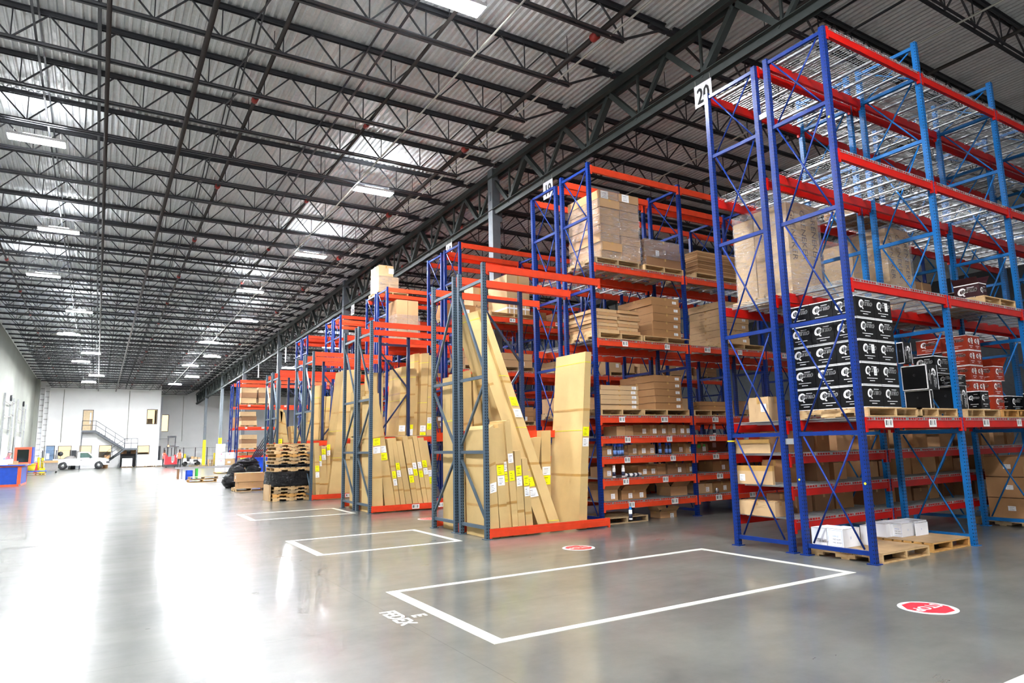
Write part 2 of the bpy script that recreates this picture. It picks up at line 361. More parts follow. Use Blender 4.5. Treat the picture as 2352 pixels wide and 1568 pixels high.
def door(i, d, y, mat, vis=None, lab=None):
    mb = MB(); f = .06; mb.box(d[0]-f, y-.03, d[2], d[0], y+.1, d[3]+f).box(d[1], y-.03, d[2], d[1]+f, y+.1, d[3]+f).box(d[0], y-.03, d[3], d[1], y+.1, d[3]+f)
    mb.box(d[0], y+.02, d[2]+.01, d[1], y+.07, d[3], 1)
    o = struct('door_%d' % i, mb, [M['frame'], mat])
    mb = MB()
    if vis: mb.box(*vis); part('door_panel_light', mb, o, mats=M['white'])
    mb = MB(); mb.tube([(d[1]-.1, y-.04, d[2]+1), (d[1]-.2, y-.04, d[2]+1)], .02, 6); mb.tube([(d[1]-.1, y+.02, d[2]+1), (d[1]-.1, y-.04, d[2]+1)], .015, 6); part('door_handle', mb, o, mats=M['chrome'])
door(1, DOR[0], YO, M['bdoor'], (-13.1, YO-.02, 1.1, -12.8, YO+.02, 1.75))
door(2, DOR[1], YO, M['woodoor'], (DOR[1][1]-.28, YO, 4.9, DOR[1][1]-.14, YO+.025, 6.15))
door(3, D3, YF, M['ddoor'])
for i, d in ((4, DK1), (5, DK2)):
    mb = MB(); mb.box(d[0], YF+.12, 0, d[1], YF+.18, d[3])
    for k in range(5): mb.box(d[0], YF+.10, .5*k+.48, d[1], YF+.13, .5*k+.5)
    struct('door_%d' % i, mb, M['wall'])
for x in (-5.6, -11.9, .6):                        # wall panel joints with drain pipes
    yy = YO if x < OX1 else YF
    mb = MB(); mb.tube([(x, yy-.08, 2.9), (x, yy-.08, zdeck(yy)-.8)], .03, 8)
    tag(part('wall_pipe', mb, mats=M['conduit']), {-5.6: 'thin grey sprinkler riser on the white office wall beside the upper window', -11.9: 'thin pipe running up the white office wall above the framed windows', .6: 'pale pipe running up the far white wall beyond the red reach truck'}[x], 'pipe')

# columns
CY = [12.95, 28.4, 43.2, 56.5, 68.7, 80.5]
cpro = None
mb = MB(); a = .14; mb.box(-a, -a, 0, a, a, 10.7).box(-.22, -.22, 0, .22, .22, .02).box(-a-.02, -.04, 9.6, -a, .04, 9.9).box(a, -.1, 8.9, a+.1, .1, 9.4)
cm = mesh('column_shaft', mb, M['column'])
mb = MB(); mb.box(-a-.012, -a-.012, 0, a+.012, a+.012, 2.9); ym = mesh('column_guard', mb, M['yel'])
cw = ['nearest', 'second', 'third', 'fourth', 'fifth', 'sixth']
for g, gx in enumerate(GX[:2]):
    for i, y in enumerate(CY):
        c = thing('steel_column', ('%s square grey steel column along the rack ends, counted from the camera' % cw[i]) if g == 0 else '%s grey steel column of the farther line, deep among the racks' % cw[i], 'column', (gx, y, 0), 0, 'roof columns of the near line' if g == 0 else 'roof columns of the farther line')
        s = part('shaft', cm, c); s.scale = (1, 1, (zdeck(y)-.3)/10.7)
        if i >= 4 and g == 0: part('yellow_guard', ym, c)

# girders (one truss per column bay)
def girder(x, y0, y1, lab, grp):
    t = thing('roof_girder', lab, 'roof girder', (x, y0, 0), 0, grp); Ln = y1-y0; zt = lambda y: zdeck(y)-.62; zb = lambda y: zch(y)
    mb = MB()
    for s in (-.09, .09):
        mb.bar((s, 0, zt(y0)+.12), (s, Ln, zt(y1)+.12), .015, .25); mb.bar((s*1.6, 0, zt(y0)), (s*1.6, Ln, zt(y1)), .13, .02)
    part('top_chord', mb, t, mats=M['girder'])
    mb = MB()
    for s in (-.06, .06):
        mb.bar((s, 0, zb(y0)), (s, Ln, zb(y1)), .014, .17); mb.bar((s*1.9, 0, zb(y0)+.08), (s*1.9, Ln, zb(y1)+.08), .11, .015)
    part('bottom_chord', mb, t, mats=M['girder'])
    mb = MB(); nb = round(Ln/2); st = Ln/nb
    for k in range(nb):
        m_ = (k+.5)*st; a = (0, m_, zb(y0+m_)+.05)
        mb.bar(a, (0, k*st, zt(y0+k*st)), .16 if k % 2 else .09, .12 if k % 2 else .09); mb.bar(a, (0, (k+1)*st, zt(y0+(k+1)*st)), .09 if k % 2 else .16, .12)
        mb.bar(a, (0, m_, zt(y0+m_)), .05, .05)
    part('web', mb, t, mats=M['girder'])
YS = [-9.05, -2.9]+CY+[YF-.3]
gl = ['between the overhead signs and rack row 20']
YS = [-2.9]+CY+[YF-.3]
for g, gx in enumerate(GX[:2]):
    for i in range(len(YS)-1):
        if g == 0: lab = ['heavy dark roof truss girder running out past the nearest rack above sign 20'] [0] if i == 0 else 'heavy dark roof truss girder between the %s and %s grey columns' % (cw[i-1], cw[i] if i < 6 else 'far wall') if i < 6 else 'heavy dark roof truss girder from the sixth grey column to the far wall'
        else: lab = 'dark roof girder high behind the racks, %s piece of the farther line' % (['near'] + cw)[i]
        girder(gx, YS[i], YS[i+1], lab, 'girders along the rack ends' if g == 0 else 'girders of the farther line')

# open web joists
def joist_meshes(Ls, sgn):
    "Ls: span; built from the girder outwards in direction sgn; local z=0 at the deck"
    T = MB(); B = MB(); W = MB()
    for s in (-.04, .04):
        T.bar((sgn*.12, s, -.05), (sgn*(Ls-.1), s, -.05), .012, .09, up=(0, 0, 1)); T.bar((sgn*.12, s*1.6, -.012), (sgn*(Ls-.1), s*1.6, -.012), .07, .012)
        B.bar((sgn*1.3, s, -.745), (sgn*(Ls-1.2), s, -.745), .012, .06); B.bar((sgn*1.3, s*1.5, -.768), (sgn*(Ls-1.2), s*1.5, -.768), .06, .01)
    x = 1.36; last = .2; W.bar((sgn*1.36, 0, -.74), (sgn*.2, 0, -.14), .04, .05)
    T.box(*(sorted((sgn*.02, sgn*.55))[0], -.07, -.16, sorted((sgn*.02, sgn*.55))[1], .07, -.09))
    while x < Ls-1.3:
        W.bar((sgn*x, 0, -.745), (sgn*x, 0, -.06), .022, .022)
        W.bar((sgn*x, 0, -.745), (sgn*(x+.62), 0, -.06), .034, .03)
        if x+1.243 < Ls-.6: W.bar((sgn*(x+.62), 0, -.06), (sgn*(x+1.243), 0, -.745), .034, .03)
        x += 1.243
    return [mesh(a, b, M['joist']) for a, b in (('joist_top_chord', T), ('joist_bottom_chord', B), ('joist_web', W))]
JM = {0: joist_meshes(2.1-XL, -1), 1: joist_meshes(15.7, 1)}
JY = [12.95-2.0*k for k in range(1, 11)][::-1]
for a, b in zip(CY, CY[1:]+[YF]):
    k = round((b-a)/2); JY += [a+(b-a)/k*i for i in range(k)]
OW = ['zeroth', 'first', 'second', 'third', 'fourth', 'fifth', 'sixth', 'seventh', 'eighth', 'ninth', 'tenth', 'eleventh', 'twelfth']
def jl(y, side):
    w = 'over the open floor' if side == 0 else 'over the rack aisles'; c = [q for q in CY if q <= y+.1]
    if not c: return 'dark open web roof joist %s, %s before the first grey column' % (w, OW[round((CY[0]-y)/2)])
    n = sum(1 for q in JY if c[-1]+.1 < q <= y+.1)
    return 'dark open web roof joist %s, %s' % (w, 'right at the %s grey column' % cw[len(c)-1] if n == 0 else '%s one beyond the %s grey column' % (OW[n], cw[len(c)-1]))
for y in JY:
    for side in (0, 1):
        if y < 12 or True:
            t = thing('roof_joist', jl(y, side), 'roof joist', (2.1, y, zdeck(y)), 0, 'roof joists of the open bay' if side == 0 else 'roof joists over the racks')
            for nme, me in zip(('top_chord', 'bottom_chord', 'web'), JM[side]): part(nme, me, t)

# overhead pipes and conduits along the hall
def pipe(x, dz, rad, mat, lab, y0=-4, y1=YO-.3, coup=False, name='sprinkler_pipe'):
    t = thing(name, lab, 'pipe' if 'conduit' not in name else 'conduit', (x, 0, 0))
    pts = [(0, y0, zdeck(y0)-dz), (0, y1, zdeck(y1)-dz)]
    mb = MB(); mb.tube(pts, rad, 8); part('run', mb, t, mats=mat)
    if coup:
        mb = MB(); y = y0+3.2
        while y < y1: mb.lathe([(rad*1.05, -.1), (rad*1.6, -.08), (rad*1.6, .08), (rad*1.05, .1)], (0, y, zdeck(y)-dz), 10, ax=1); y += 6.1
        part('coupling', mb, t, mats=M['coupling'])
        mb = MB(); y = y0+1.3
        while y < y1: mb.bar((0, y, zdeck(y)-dz), (0, y, zdeck(y)-.02), .012, .012); y += 3.
        part('hanger_rods', mb, t, mats=M['joist'])['kind'] = 'stuff'
pipe(-8.72, .93, .045, M['pipe'], 'dark sprinkler main hung straight over the open floor, fourth overhead line from the left wall')
pipe(-7.0, .93, .055, M['pipe'], 'thick dark plain pipe hung over the open floor beside the zigzag bracing')
pipe(-5.6, .62, .05, M['pipe'], 'dark sprinkler pipe with red couplings over the middle of the open floor', coup=True)
pipe(-2.75, .62, .04, M['pipe'], 'dark sprinkler pipe with red couplings just left of the near row of lamps', coup=True)
pipe(-1.95, .93, .022, M['conduit'], 'thin pale conduit running above the near row of lamps', name='light_conduit')
pipe(.25, .62, .06, M['pipe'], 'dark sprinkler main with hanger rods close to the truss girder', coup=True)
pipe(.42, .72, .025, M['conduit'], 'pale conduit strapped beside the dark main near the truss girder', name='light_conduit')
pipe(3.3, .62, .045, M['pipe'], 'dark sprinkler pipe running over the rack tops just beyond the girder', coup=True)
pipe(6.4, .9, .022, M['conduit'], 'thin pale conduit over the racks of row 20', name='light_conduit')
pipe(8.4, .62, .045, M['pipe'], 'dark sprinkler pipe high over the middle of the racks', coup=True)
pipe(-12.2, .62, .04, M['pipe'], 'dark sprinkler pipe nearest the left wall over the dock side', coup=True)
def bridging(x, lab):
    t = MB(); y = -4.
    for a, b in zip(JY, JY[1:]):
        t.bar((0, a, zbot(a)+.02), (0, b, zdeck(b)-.09), .03, .03); t.bar((0, a, zdeck(a)-.09), (0, b, zbot(b)+.02), .03, .03)
    tag(part('joist_bridging', t, None, (x, 0, 0), mats=M['joist']), lab, 'bracing')
bridging(-6.05, 'zigzag cross bracing between the joists above the middle of the open floor')
for x, l in ((-10.0, 'straight dark bracing rod across the joists on the dock side'), (-8.9, 'pair of thin bracing rods crossing the joists over the open floor'), (-3.6, 'straight dark bracing rod beside the near lamp row'), (4.9, 'straight bracing rod crossing the joists over the racks')):
    mb = MB(); mb.bar((0, -4, zbot(-4)+.05), (0, YF-.7, zbot(YF-.7)+.05), .04, .04); mb.bar((0, -4, zdeck(-4)-.1), (0, YF-.7, zdeck(YF-.7)-.1), .035, .035)
    tag(part('joist_bridging', mb, None, (x, 0, 0), mats=M['joist']), l, 'bracing')

# high bay lamps
LP = [(1040, 5), (85, 323), (858, 440), (135, 530), (714, 587), (100, 633), (575, 669), (182, 716), (567, 737), (158, 768), (480, 787), (209, 812), (487, 819), (186, 831), (437, 840), (441, 866), (222, 863), (204, 878), (402, 883), (661, 846), (760, 798)]
mb = MB(); mb.box(-.62, -.2, 0, .62, .2, .07).box(-.3, -.08, .07, .3, .08, .13); fm = mesh('lamp_housing', mb, M['fixture'])
mb = MB(); mb.box(-.6, -.18, -.012, .6, .18, -.001); lm = mesh('lamp_diffuser', mb, M['lamp']); lmf = mesh('lamp_diffuser_far', mb, M['lampf'])
mb = MB()
for s in (-.5, .5): mb.bar((s, 0, .07), (s, 0, .3), .006, .006)
um = mesh('added_fill_strip', MB().box(-.58, .11, .0715, .58, .17, .075).box(-.58, -.17, .0715, .58, -.11, .075), M['ceiling_fill'])  # glowing strips added on the housings to brighten the ceiling
hm = mesh('lamp_hanger', mb, M['conduit'])
for i, (u, v) in enumerate(LP):
    z = 9.95
    for _ in range(4):
        P = AZ(u, v, z); z = zbot(P.y)-.33
    if P.y > 81.2 and P.x < -2.4: P.y = 81.2
    near = P.x > -5
    t = thing('high_bay_lamp', '', 'ceiling lamp', (P.x, P.y, z), 0, 'lit ceiling lamps of the near row' if near else 'lit ceiling lamps of the dock side row')
    t['px'] = i; part('housing', fm, t); part('diffuser', lmf if P.y > 56 else lm, t); part('fill_strip', um, t); part('hanger', hm, t)
    if i >= 19: t['group'] = 'lit ceiling lamps among the racks'
for i, (x, y) in enumerate(((-10.3, 7.4), (-3.2, -3.0), (-10.3, -1.2), (-3.2, -9.6), (-10.3, -9.4))):
    t = thing('high_bay_lamp', '', 'ceiling lamp', (x, y, zbot(y)-.33), 0, 'lit ceiling lamps behind the camera')
    t['label'] = 'glowing white ceiling lamp over the camera, %s of that group' % ['first', 'second', 'third', 'fourth', 'fifth'][i]
    part('housing', fm, t); part('diffuser', lm, t); part('fill_strip', um, t); part('hanger', hm, t)
names = ['first', 'second', 'third', 'fourth', 'fifth', 'sixth', 'seventh', 'eighth', 'ninth', 'tenth', 'eleventh', 'twelfth']
for g, w in (('lit ceiling lamps of the near row', 'the lamp row nearest the racks'), ('lit ceiling lamps of the dock side row', 'the lamp row on the dock side'), ('lit ceiling lamps among the racks', 'the lamps seen between the rack tops')):
    q = sorted([o for o in bpy.data.objects if o.get('group') == g], key=lambda o: o.location.y)
    for i, o in enumerate(q): o['label'] = 'glowing white ceiling lamp, %s from the camera in %s' % (names[i], w)
for i, (x, y) in enumerate(((5.2, 3.2), (5.4, 11.5), (5.5, 20))):
    z = zbot(y)-.2
    t = thing('unlit_high_bay_lamp', 'unlit white ceiling lamp over the racks, %s one from row 20' % names[i], 'ceiling lamp', (x, y, z), 0, 'unlit ceiling lamps'); part('housing', fm, t)
    mb = MB(); mb.box(-.6, -.18, -.012, .6, .18, -.001); part('diffuser', mb, t, mats=M['fixture']); part('hanger', hm, t)

# floor markings
def floor_rect(u, lab):
    (x1, y1, x2, y2) = u; w = .09; mb = MB(); z = .004
    for a in ((x1, y1, x2, y1+w), (x1, y2-w, x2, y2), (x1, y1+w, x1+w*1.35, y2-w), (x2-w, y1+w, x2, y2-w)): mb.box(a[0], a[1], 0, a[2], a[3], z)
    tag(part('floor_marking', mb, mats=M['line']), lab, 'floor marking')
floor_rect((-5.58, -.13, -.63, 2.29), 'large white painted rectangle on the floor in front of rack row 20')
A = [AZ(*p) for p in ((645, 1238), (725, 1277), (1085.7, 1247.6), (954.8, 1215.6))]
floor_rect((A[0].x, A[1].y, A[2].x, A[3].y), 'white painted floor rectangle in front of the nearest slate rack')
A = [AZ(*p) for p in ((535, 1178), (575, 1196), (836.6, 1182.6), (767, 1166.3))]
floor_rect((A[0].x, A[1].y, A[2].x, A[3].y), 'small looking white painted rectangle in front of the second slate rack')
p = AZ(2352, 1560); mb = MB(); mb.box(p.x-.6, p.y-.05, 0, p.x+4, p.y+.04, .004); tag(part('floor_marking', mb, mats=M['line']), 'end of a white painted line at the bottom corner of the floor', 'floor marking')
mb = MB()
for k, (dx, dy) in enumerate(((0, 0), (.012, 0), (0, .012), (.012, .012))): mb.glyphs('FEDEX', (-5.975+dx, 1.44+dy, .0012+.0002*k), (0, -1, 0), (1, 0, 0), .22, sx=.92); mb.glyphs('E', (-5.765+dx, 1.15+dy, .0012+.0002*k), (0, -1, 0), (1, 0, 0), .19)
tag(part('stencilled_floor_text', mb, mats=M['line']), 'worn white stencilled letters on the concrete beside the large rectangle', 'floor text')
for i, ((u, v), lab) in enumerate((((2131, 1396), 'round red and white stop sign sticker on the floor nearest the camera'), ((1329, 1258), 'round stop sign sticker on the floor in front of the nearest slate rack'), ((985, 1191), 'round stop sign sticker on the floor between the first two slate racks'))):
    c = AZ(u, v); t = thing('floor_stop_sticker', lab, 'floor sign', (c.x, c.y, 0), PI, 'stop stickers on the floor')
    mb = MB(); mb.lathe([(.25, 0), (.25, .003)], (0, 0, 0), 48); part('disc', mb, t, mats=M['stopw'])
    mb = MB(); mb.prism([(.215*math.cos(PI/8+k*PI/4), .215*math.sin(PI/8+k*PI/4), .003) for k in range(8)], (0, 0, .002)); part('octagon', mb, t, mats=M['stopred'])
    mb = MB(); [mb.glyphs('STOP', (dx, -.06+dy, .0052+.0002*k), (1, 0, 0), (0, 1, 0), .16, align='C') for k, (dx, dy) in enumerate(((-.004, 0), (.004, 0), (0, .004), (0, -.004)))]; part('lettering', mb, t, mats=M['stopw'])

# hanging aisle signs
def sign(txt, y, h, lab, x=2.02):
    zc = zch(y)-.08; t = thing('aisle_sign', lab, 'sign', (x, y, zc-.52))
    mb = MB(); mb.box(-.006, -.235, 0, 0, .235, .50)
    part('board', mb, t, mats=M['white'])
    mb = MB(); [mb.glyphs(txt, (-.0075-.0005*k, dy, .07+dz), (0, -1, 0), (0, 0, 1), .48, align='C', sx=.70) for k, (dy, dz) in enumerate(((0, 0), (.012, 0), (-.012, 0), (0, .01), (0, -.01)))]; part('number', mb, t, mats=M['ink'])
    mb = MB()
    for s in (-.2, .2): mb.bar((-.003, s, .5), (-.003, s, .62), .006, .006)
    part('hook', mb, t, mats=M['conduit'])
sign('20', 3.98, .5, 'white hanging sign with number 20 at the end of the nearest rack row')
sign('19', 9.76, .5, 'white hanging sign reading nineteen, above the second rack row')
sign('18', 16.1, .5, 'white hanging sign reading eighteen, above the third rack row')
p = AX(1213, 790, 2.02); pz = AX(500+1217/3.92, 500+770/3.92, 2.02); sign('16', pz.y, .5, 'small looking white hanging sign with number 16 beside the second grey column')
for k, yy in ((15, 41.), (14, 50.)):
    mb = MB(); mb.box(2.0, yy-.12, zch(yy)-1.1, 2.03, yy+.12, zch(yy)-.1); tag(part('edge_on_sign', mb, mats=M['white']), 'thin pale sign hanging from the girder %s the third grey column' % ('just before' if k == 15 else 'beyond'), 'sign')

# ------------------------------------------------------------------ pallet racks
PW = .076
def post_boxes(mb, y, h, m=0, x=0):
    x0, x1, y0, y1 = x-PW/2+PW/2, x+PW, y, y+PW
    def face(a, b, c, d, w, off):
        mb.quad(a, b, c, d, m, [(off-w/2, 0), (off+w/2, 0), (off+w/2, h), (off-w/2, h)])
    face((x0, y1, 0), (x0, y0, 0), (x0, y0, h), (x0, y1, h), PW, 2.0)        # side: single line of holes
    face((x0, y0, 0), (x1, y0, 0), (x1, y0, h), (x0, y0, h), PW, 0)         # front: double line
    face((x1, y0, 0), (x1, y1, 0), (x1, y1, h), (x1, y0, h), PW, 2.0)
    face((x1, y1, 0), (x0, y1, 0), (x0, y1, h), (x1, y1, h), PW, 0)
    face((x0, y0, h), (x1, y0, h), (x1, y1, h), (x0, y1, h), 0, 5)
def frame_mesh(d, h, struts, style, mats):
    "two posts and bracing of an upright frame; local origin = near foot"
    P = MB(); post_boxes(P, 0, h); post_boxes(P, d-PW, h)
    for y in (0, d-PW): P.box(-.03, y-.03, 0, PW+.03, y+PW+.03, .012)
    B = MB(); xc = PW/2; a, b = PW, d-PW
    for z in struts: B.box(xc-.022, a, z-.028, xc+.022, b, z+.028)
    for i in range(len(struts)-1):
        z0, z1 = struts[i]+.04, struts[i+1]-.04
        if style == 'X':
            B.tube([(xc-.01, a+.07, z0), (xc-.01, b-.07, z1)], .013, 6); B.tube([(xc+.012, a+.07, z1), (xc+.012, b-.07, z0)], .013, 6)
        else:
            q = [(xc, a, z0+.1), (xc, b, z1-.1)] if (i % 2 == (0 if style == 'Z2' else 1)) else [(xc, b, z0+.1), (xc, a, z1-.1)]
            B.bar(q[0], q[1], .04, .04)
    return mesh('upright_posts', P, mats[0]), mesh('frame_bracing', B, mats[1])
_bm = {}
def beam_mesh(L_, mat, face='near'):
    k = (round(L_, 3), mat, face)
    if k not in _bm:
        mb = MB(); h = .14; s = -1 if face == 'near' else 1
        y = lambda t: s*t
        mb.box(0, y(-.003), -h, L_, y(-.045), 0); mb.box(0, y(-.003), -h, L_, y(.005), -.045)
        for x in (-.012, L_-.032): mb.box(x, y(-.03), -h-.05, x+.044, y(.012), .005)
        for x in (.01, L_-.018):
            for z in (-.03, -.08, -.13, -.17): mb.box(x-.004, y(.012), z-.006, x+.004, y(.0135), z+.006)
        _bm[k] = mesh('rack_beam', mb, M[mat])
    return _bm[k]
_dm = {}
def deck_mesh(L_, d):
    k = (round(L_, 3), round(d, 3))
    if k not in _dm:
        mb = MB(); w = .0026
        for h in (0, 1):
            x0 = .02+h*L_/2; x1 = x0+L_/2-.04
            for y in [(-.006+i*(d+.012)/9) for i in range(10)]: mb.box(x0, y-w, .0, x1, y+w, .006)
            nx = 19
            for i in range(nx+1):
                x = x0+(x1-x0)*i/nx; mb.box(x-w, -.006, .006, x+w, d+.006, .011); mb.box(x-w, -.012, -.032, x+w, -.006, .008)
            mb.box(x0, -.012, -.036, x1, -.007, -.030)
            for i in range(3):
                x = x0+(x1-x0)*(i+.5)/3; mb.box(x-.025, .0, -.028, x+.025, d, -.003)
        _dm[k] = mesh('wire_deck', mb, M['galv'])
    return _dm[k]
def barcode(parent, x, z, w=.17, h=.11, dy=-.014, mat='barcode'):
    mb = MB(); mb.box(x-w/2, dy, z-h/2, x+w/2, dy+.004, z+h/2); return part('barcode_label', mb, parent, mats=M[mat])
def rack(lab, x0, y0, nb, bay, d, h, levels, struts, cols, beam='orange', style='X', decks=(), h2=None, name='pallet_rack', labels=(), end_near=True, frames=None, nearlev=None, farlev=None, cols2=None):
    """one run of rack: frames every bay, beams near and far at each level"""
    t = thing(name, lab, 'pallet rack', (x0, y0, 0)); B = {}
    fm_ = frame_mesh(d, h, struts, style, (M[cols[0]], M[cols[1]]))
    c2 = cols2 or cols
    f2 = frame_mesh(d, h2 or h, struts+([h2-.08] if h2 else []), style, (M[c2[0]], M[c2[1]])) if (h2 or cols2) else fm_
    for i in (frames if frames is not None else range(nb+1)):
        f = part('upright_frame', (fm_ if i == 0 else f2)[0], t, (i*bay, 0, 0)); part('brace', (fm_ if i == 0 else f2)[1], f)
    for z in levels:
        for i in range(nb):
            if nearlev is None or z in nearlev:
                o = part('beam', beam_mesh(bay-PW, beam), t, (i*bay+PW, 0, z)); B[(z, i)] = o
                if z in labels:
                    for fx in ((.27, .74) if (i+int(z*7)) % 2 else (.22, .66)): barcode(o, (bay-PW)*fx+R.uniform(-.05, .05), -.075, .19 if R.random() < .4 else .15)
            if farlev is None or z in farlev: part('beam', beam_mesh(bay-PW, beam, 'far'), t, (i*bay+PW, d, z))
            if z in decks: part('wire_deck', deck_mesh(bay-PW, d-.0), t, (i*bay+PW, 0, z))
    return t, B
D = 1.03; GAP = .15; Y2 = D+GAP
ST = [.13, 1.65, 3.19, 4.71, 6.24, 7.3]
BAY = 2.515
rack('royal and light blue pallet rack with red beams, the run nearest the camera', 0, 0, 4, BAY, D, 7.37, [1.84, 3.70, 5.53, 7.37], ST, ('blueP', 'blue'), 'red', decks=(1.84, 3.70, 5.53, 7.37), h2=7.92, labels=(1.84,), cols2=('lblueP', 'lblue'))
rack('rear run of the red beamed rack, with close hand shelves low down', 0, Y2, 4, BAY, D, 7.37, [.45, .91, 1.37, 1.84, 3.70, 5.53, 7.37], ST, ('blueP', 'blue'), 'red', decks=(.45, .91, 1.37, 1.84, 3.70, 5.53, 7.37), h2=7.92, labels=(), cols2=('lblueP', 'lblue'))
mb = MB(); mb.box(-.004, Y2+D-PW-.004, 1.56, PW+.004, Y2+D+.004, 1.58); tag(part('yellow_tape', mb, mats=M['yel']), 'ring of yellow tape around the far corner post of the nearest rack', 'tape')
for i, (y, z, w) in enumerate(((.038, 1.0, 'near corner post'), (D-.038, 1.02, 'second post'), (.038, 6.0, 'near corner post high up'))):
    mb = MB(); mb.lathe([(.016, -.002), (.016, 0)], (0, y, z), 12, ax=0); tag(part('yellow_dot', mb, mats=M['yel']), 'small round yellow sticker on the blue %s' % w, 'sticker')
def spacers(y, zs, lab, x=PW/2):
    for z in zs: tag(part('row_spacer', MB().box(x-.02, y+D-.05, z-.04, x+.02, y+D+GAP+.05, z+.04), mats=M['galv']), lab, 'rack spacer')
spacers(0, (1.55,), 'small zinc spacer plate joining the two red beamed runs low down')
spacers(0, (6.5,), 'zinc spacer plate joining the two red beamed runs near their top')
B19 = 2.6
L19 = [.43, .885, 1.31, 1.71, 2.12, 3.68, 5.25, 7.36]
rack('royal blue pallet rack with orange beams and low hand shelves facing the aisle', 0, 5.42, 5, B19, D, 7.42, L19, ST, ('blueP', 'blue'), decks=L19[:-1], labels=(.43, .885, 1.31, 1.71, 2.12, 3.68))
rack('blue rack run standing back to back behind the orange beamed hand shelves', 0, 5.42+Y2, 5, B19, D, 7.3, [.43, .885, 1.31, 2.12, 3.68, 5.25, 7.3], ST, ('blueP', 'blue'), decks=(2.12, 3.68, 5.25))
LV = [1.31, 2.12, 3.68, 5.25]
ROWS = [('third', 11.35, 7.3, 4), ('fourth', 17.0, 7.2, 4), ('fifth', 22.4, 7.15, 4), ('sixth', 27.7, 7.08, 4)]
for nme, y, h, nb in ROWS:
    rack('blue rack with orange beams, front run of the %s row from the camera' % nme, 0, y, nb, B19, D, h+.02, LV+[h], ST[:-1]+[h-.06], ('blueP', 'blue'), labels=(5.25,) if nme == 'third' else (), decks=(3.68,))
    rack('blue rack with orange beams, rear run of the %s row from the camera' % nme, 0, y+Y2, nb, B19, D, h, LV+[h-.06], ST[:-1]+[h-.06], ('blueP', 'blue'))
ZF = [1.23, 1.64, 3.26, 4.84]
rack('farthest blue rack with orange beams holding brown bales, front run', 0, 46.2, 4, B19, D, 6.6, ZF+[6.62], [.13, 1.65, 3.19, 4.71, 6.5], ('blueP', 'blue'), labels=(3.26, 4.84))
rack('farthest blue rack, rear run seen against the white wall', 0, 46.2+2.6, 4, B19, D, 6.55, ZF+[6.57], [.13, 1.65, 3.19, 4.71, 6.4], ('blueP', 'blue'))
# slate vertical storage racks set in front of the blue ones
GL = 2.68
GREY = [('first', 5.19, 4.84, 5.42), ('second', 11.05, 4.76, 11.35), ('third', 16.45, 4.68, 17.0), ('fourth', 21.35, 4.6, 22.4)]
for w, y, h, yb in GREY:
    for k, (yy, q) in enumerate(((y, 'near'), (y+Y2, 'rear'))):
        t = thing('slate_rack', '%s slate grey rack with orange beams for upright cartons, %s run' % (w, q), 'pallet rack', (-GL, yy, 0))
        a, b = frame_mesh(D, h+.02, [.19, 1.47, 2.79, h-.3], 'Z' if (w == 'first' and k == 1) else 'Z2', (M['greyP'], M['grey'])); f = part('upright_frame', a, t); part('brace', b, f)
        for z, who in ((.17, 'near'), (h, 'near'), (h-.03, 'far'), (1.86, 'far'), (.17, 'far')):
            o = part('beam', beam_mesh(GL-PW, 'orange', who), t, (PW, 0 if who == 'near' else D, z))
            if z == .17 and who == 'near' and k == 0 and w != 'first': barcode(o, 1.15, -.07, .2); barcode(o, 1.85, -.07, .14)
        if k == 0:
            t2 = thing('turned_frame', 'dark navy upright frame turned along the beams inside the %s slate rack' % w, 'upright frame', (-GL+.62, yy+D+.12, 1.87), -PI/2)
            a, b = frame_mesh(.9, h-1.87-.15, [.05], 'Z', (M['navyP'], M['navy'])); part('upright_posts', a, t2)
            ht = h-1.87-.4; bb = MB(); bb.box(.016, PW, ht-.03, .06, .9-PW, ht+.03); bb.bar((.038, PW, ht-.25), (.038, .9-PW, ht*.5+.1), .04, .04); bb.bar((.038, .9-PW, ht*.5-.1), (.038, PW, .15), .04, .04); part('brace', bb, t2, mats=M['navy'])

# ------------------------------------------------------------------ stock
def label_mesh_on(mb, org, ex, ey, w, h, mi=0, ml=1, n=4, lines=True):
    ex = Vector(ex); ey = Vector(ey); nn = ex.cross(ey).normalized()*.002; o = Vector(org)
    mb.hexa([o, o+ex*w, o+ex*w+nn, o+nn, o+ey*h, o+ex*w+ey*h, o+ex*w+ey*h+nn, o+ey*h+nn], mi)
    if lines:
        for i in range(n):
            a = o+ex*w*.18+ey*h*(.18+.18*i)+nn*1.2; ww = w*R.uniform(.3, .62); hh = h*(.022 if i % 3 else .045)
            mb.quad(a, a+ex*ww, a+ex*ww+ey*hh, a+ey*hh, ml)
def sticker(parent, org, ex, ey, w, h, kind='white'):
    mb = MB(); label_mesh_on(mb, org, ex, ey, w, h)
    return part(kind+'_label', mb, parent, mats=[M['paper' if kind == 'white' else 'yellow'], M['ink' if kind == 'yellow' else 'dgrey']])
NX, PY_, PX, NY, UP = Vector((-1, 0, 0)), Vector((0, 1, 0)), Vector((1, 0, 0)), Vector((0, -1, 0)), Vector((0, 0, 1))
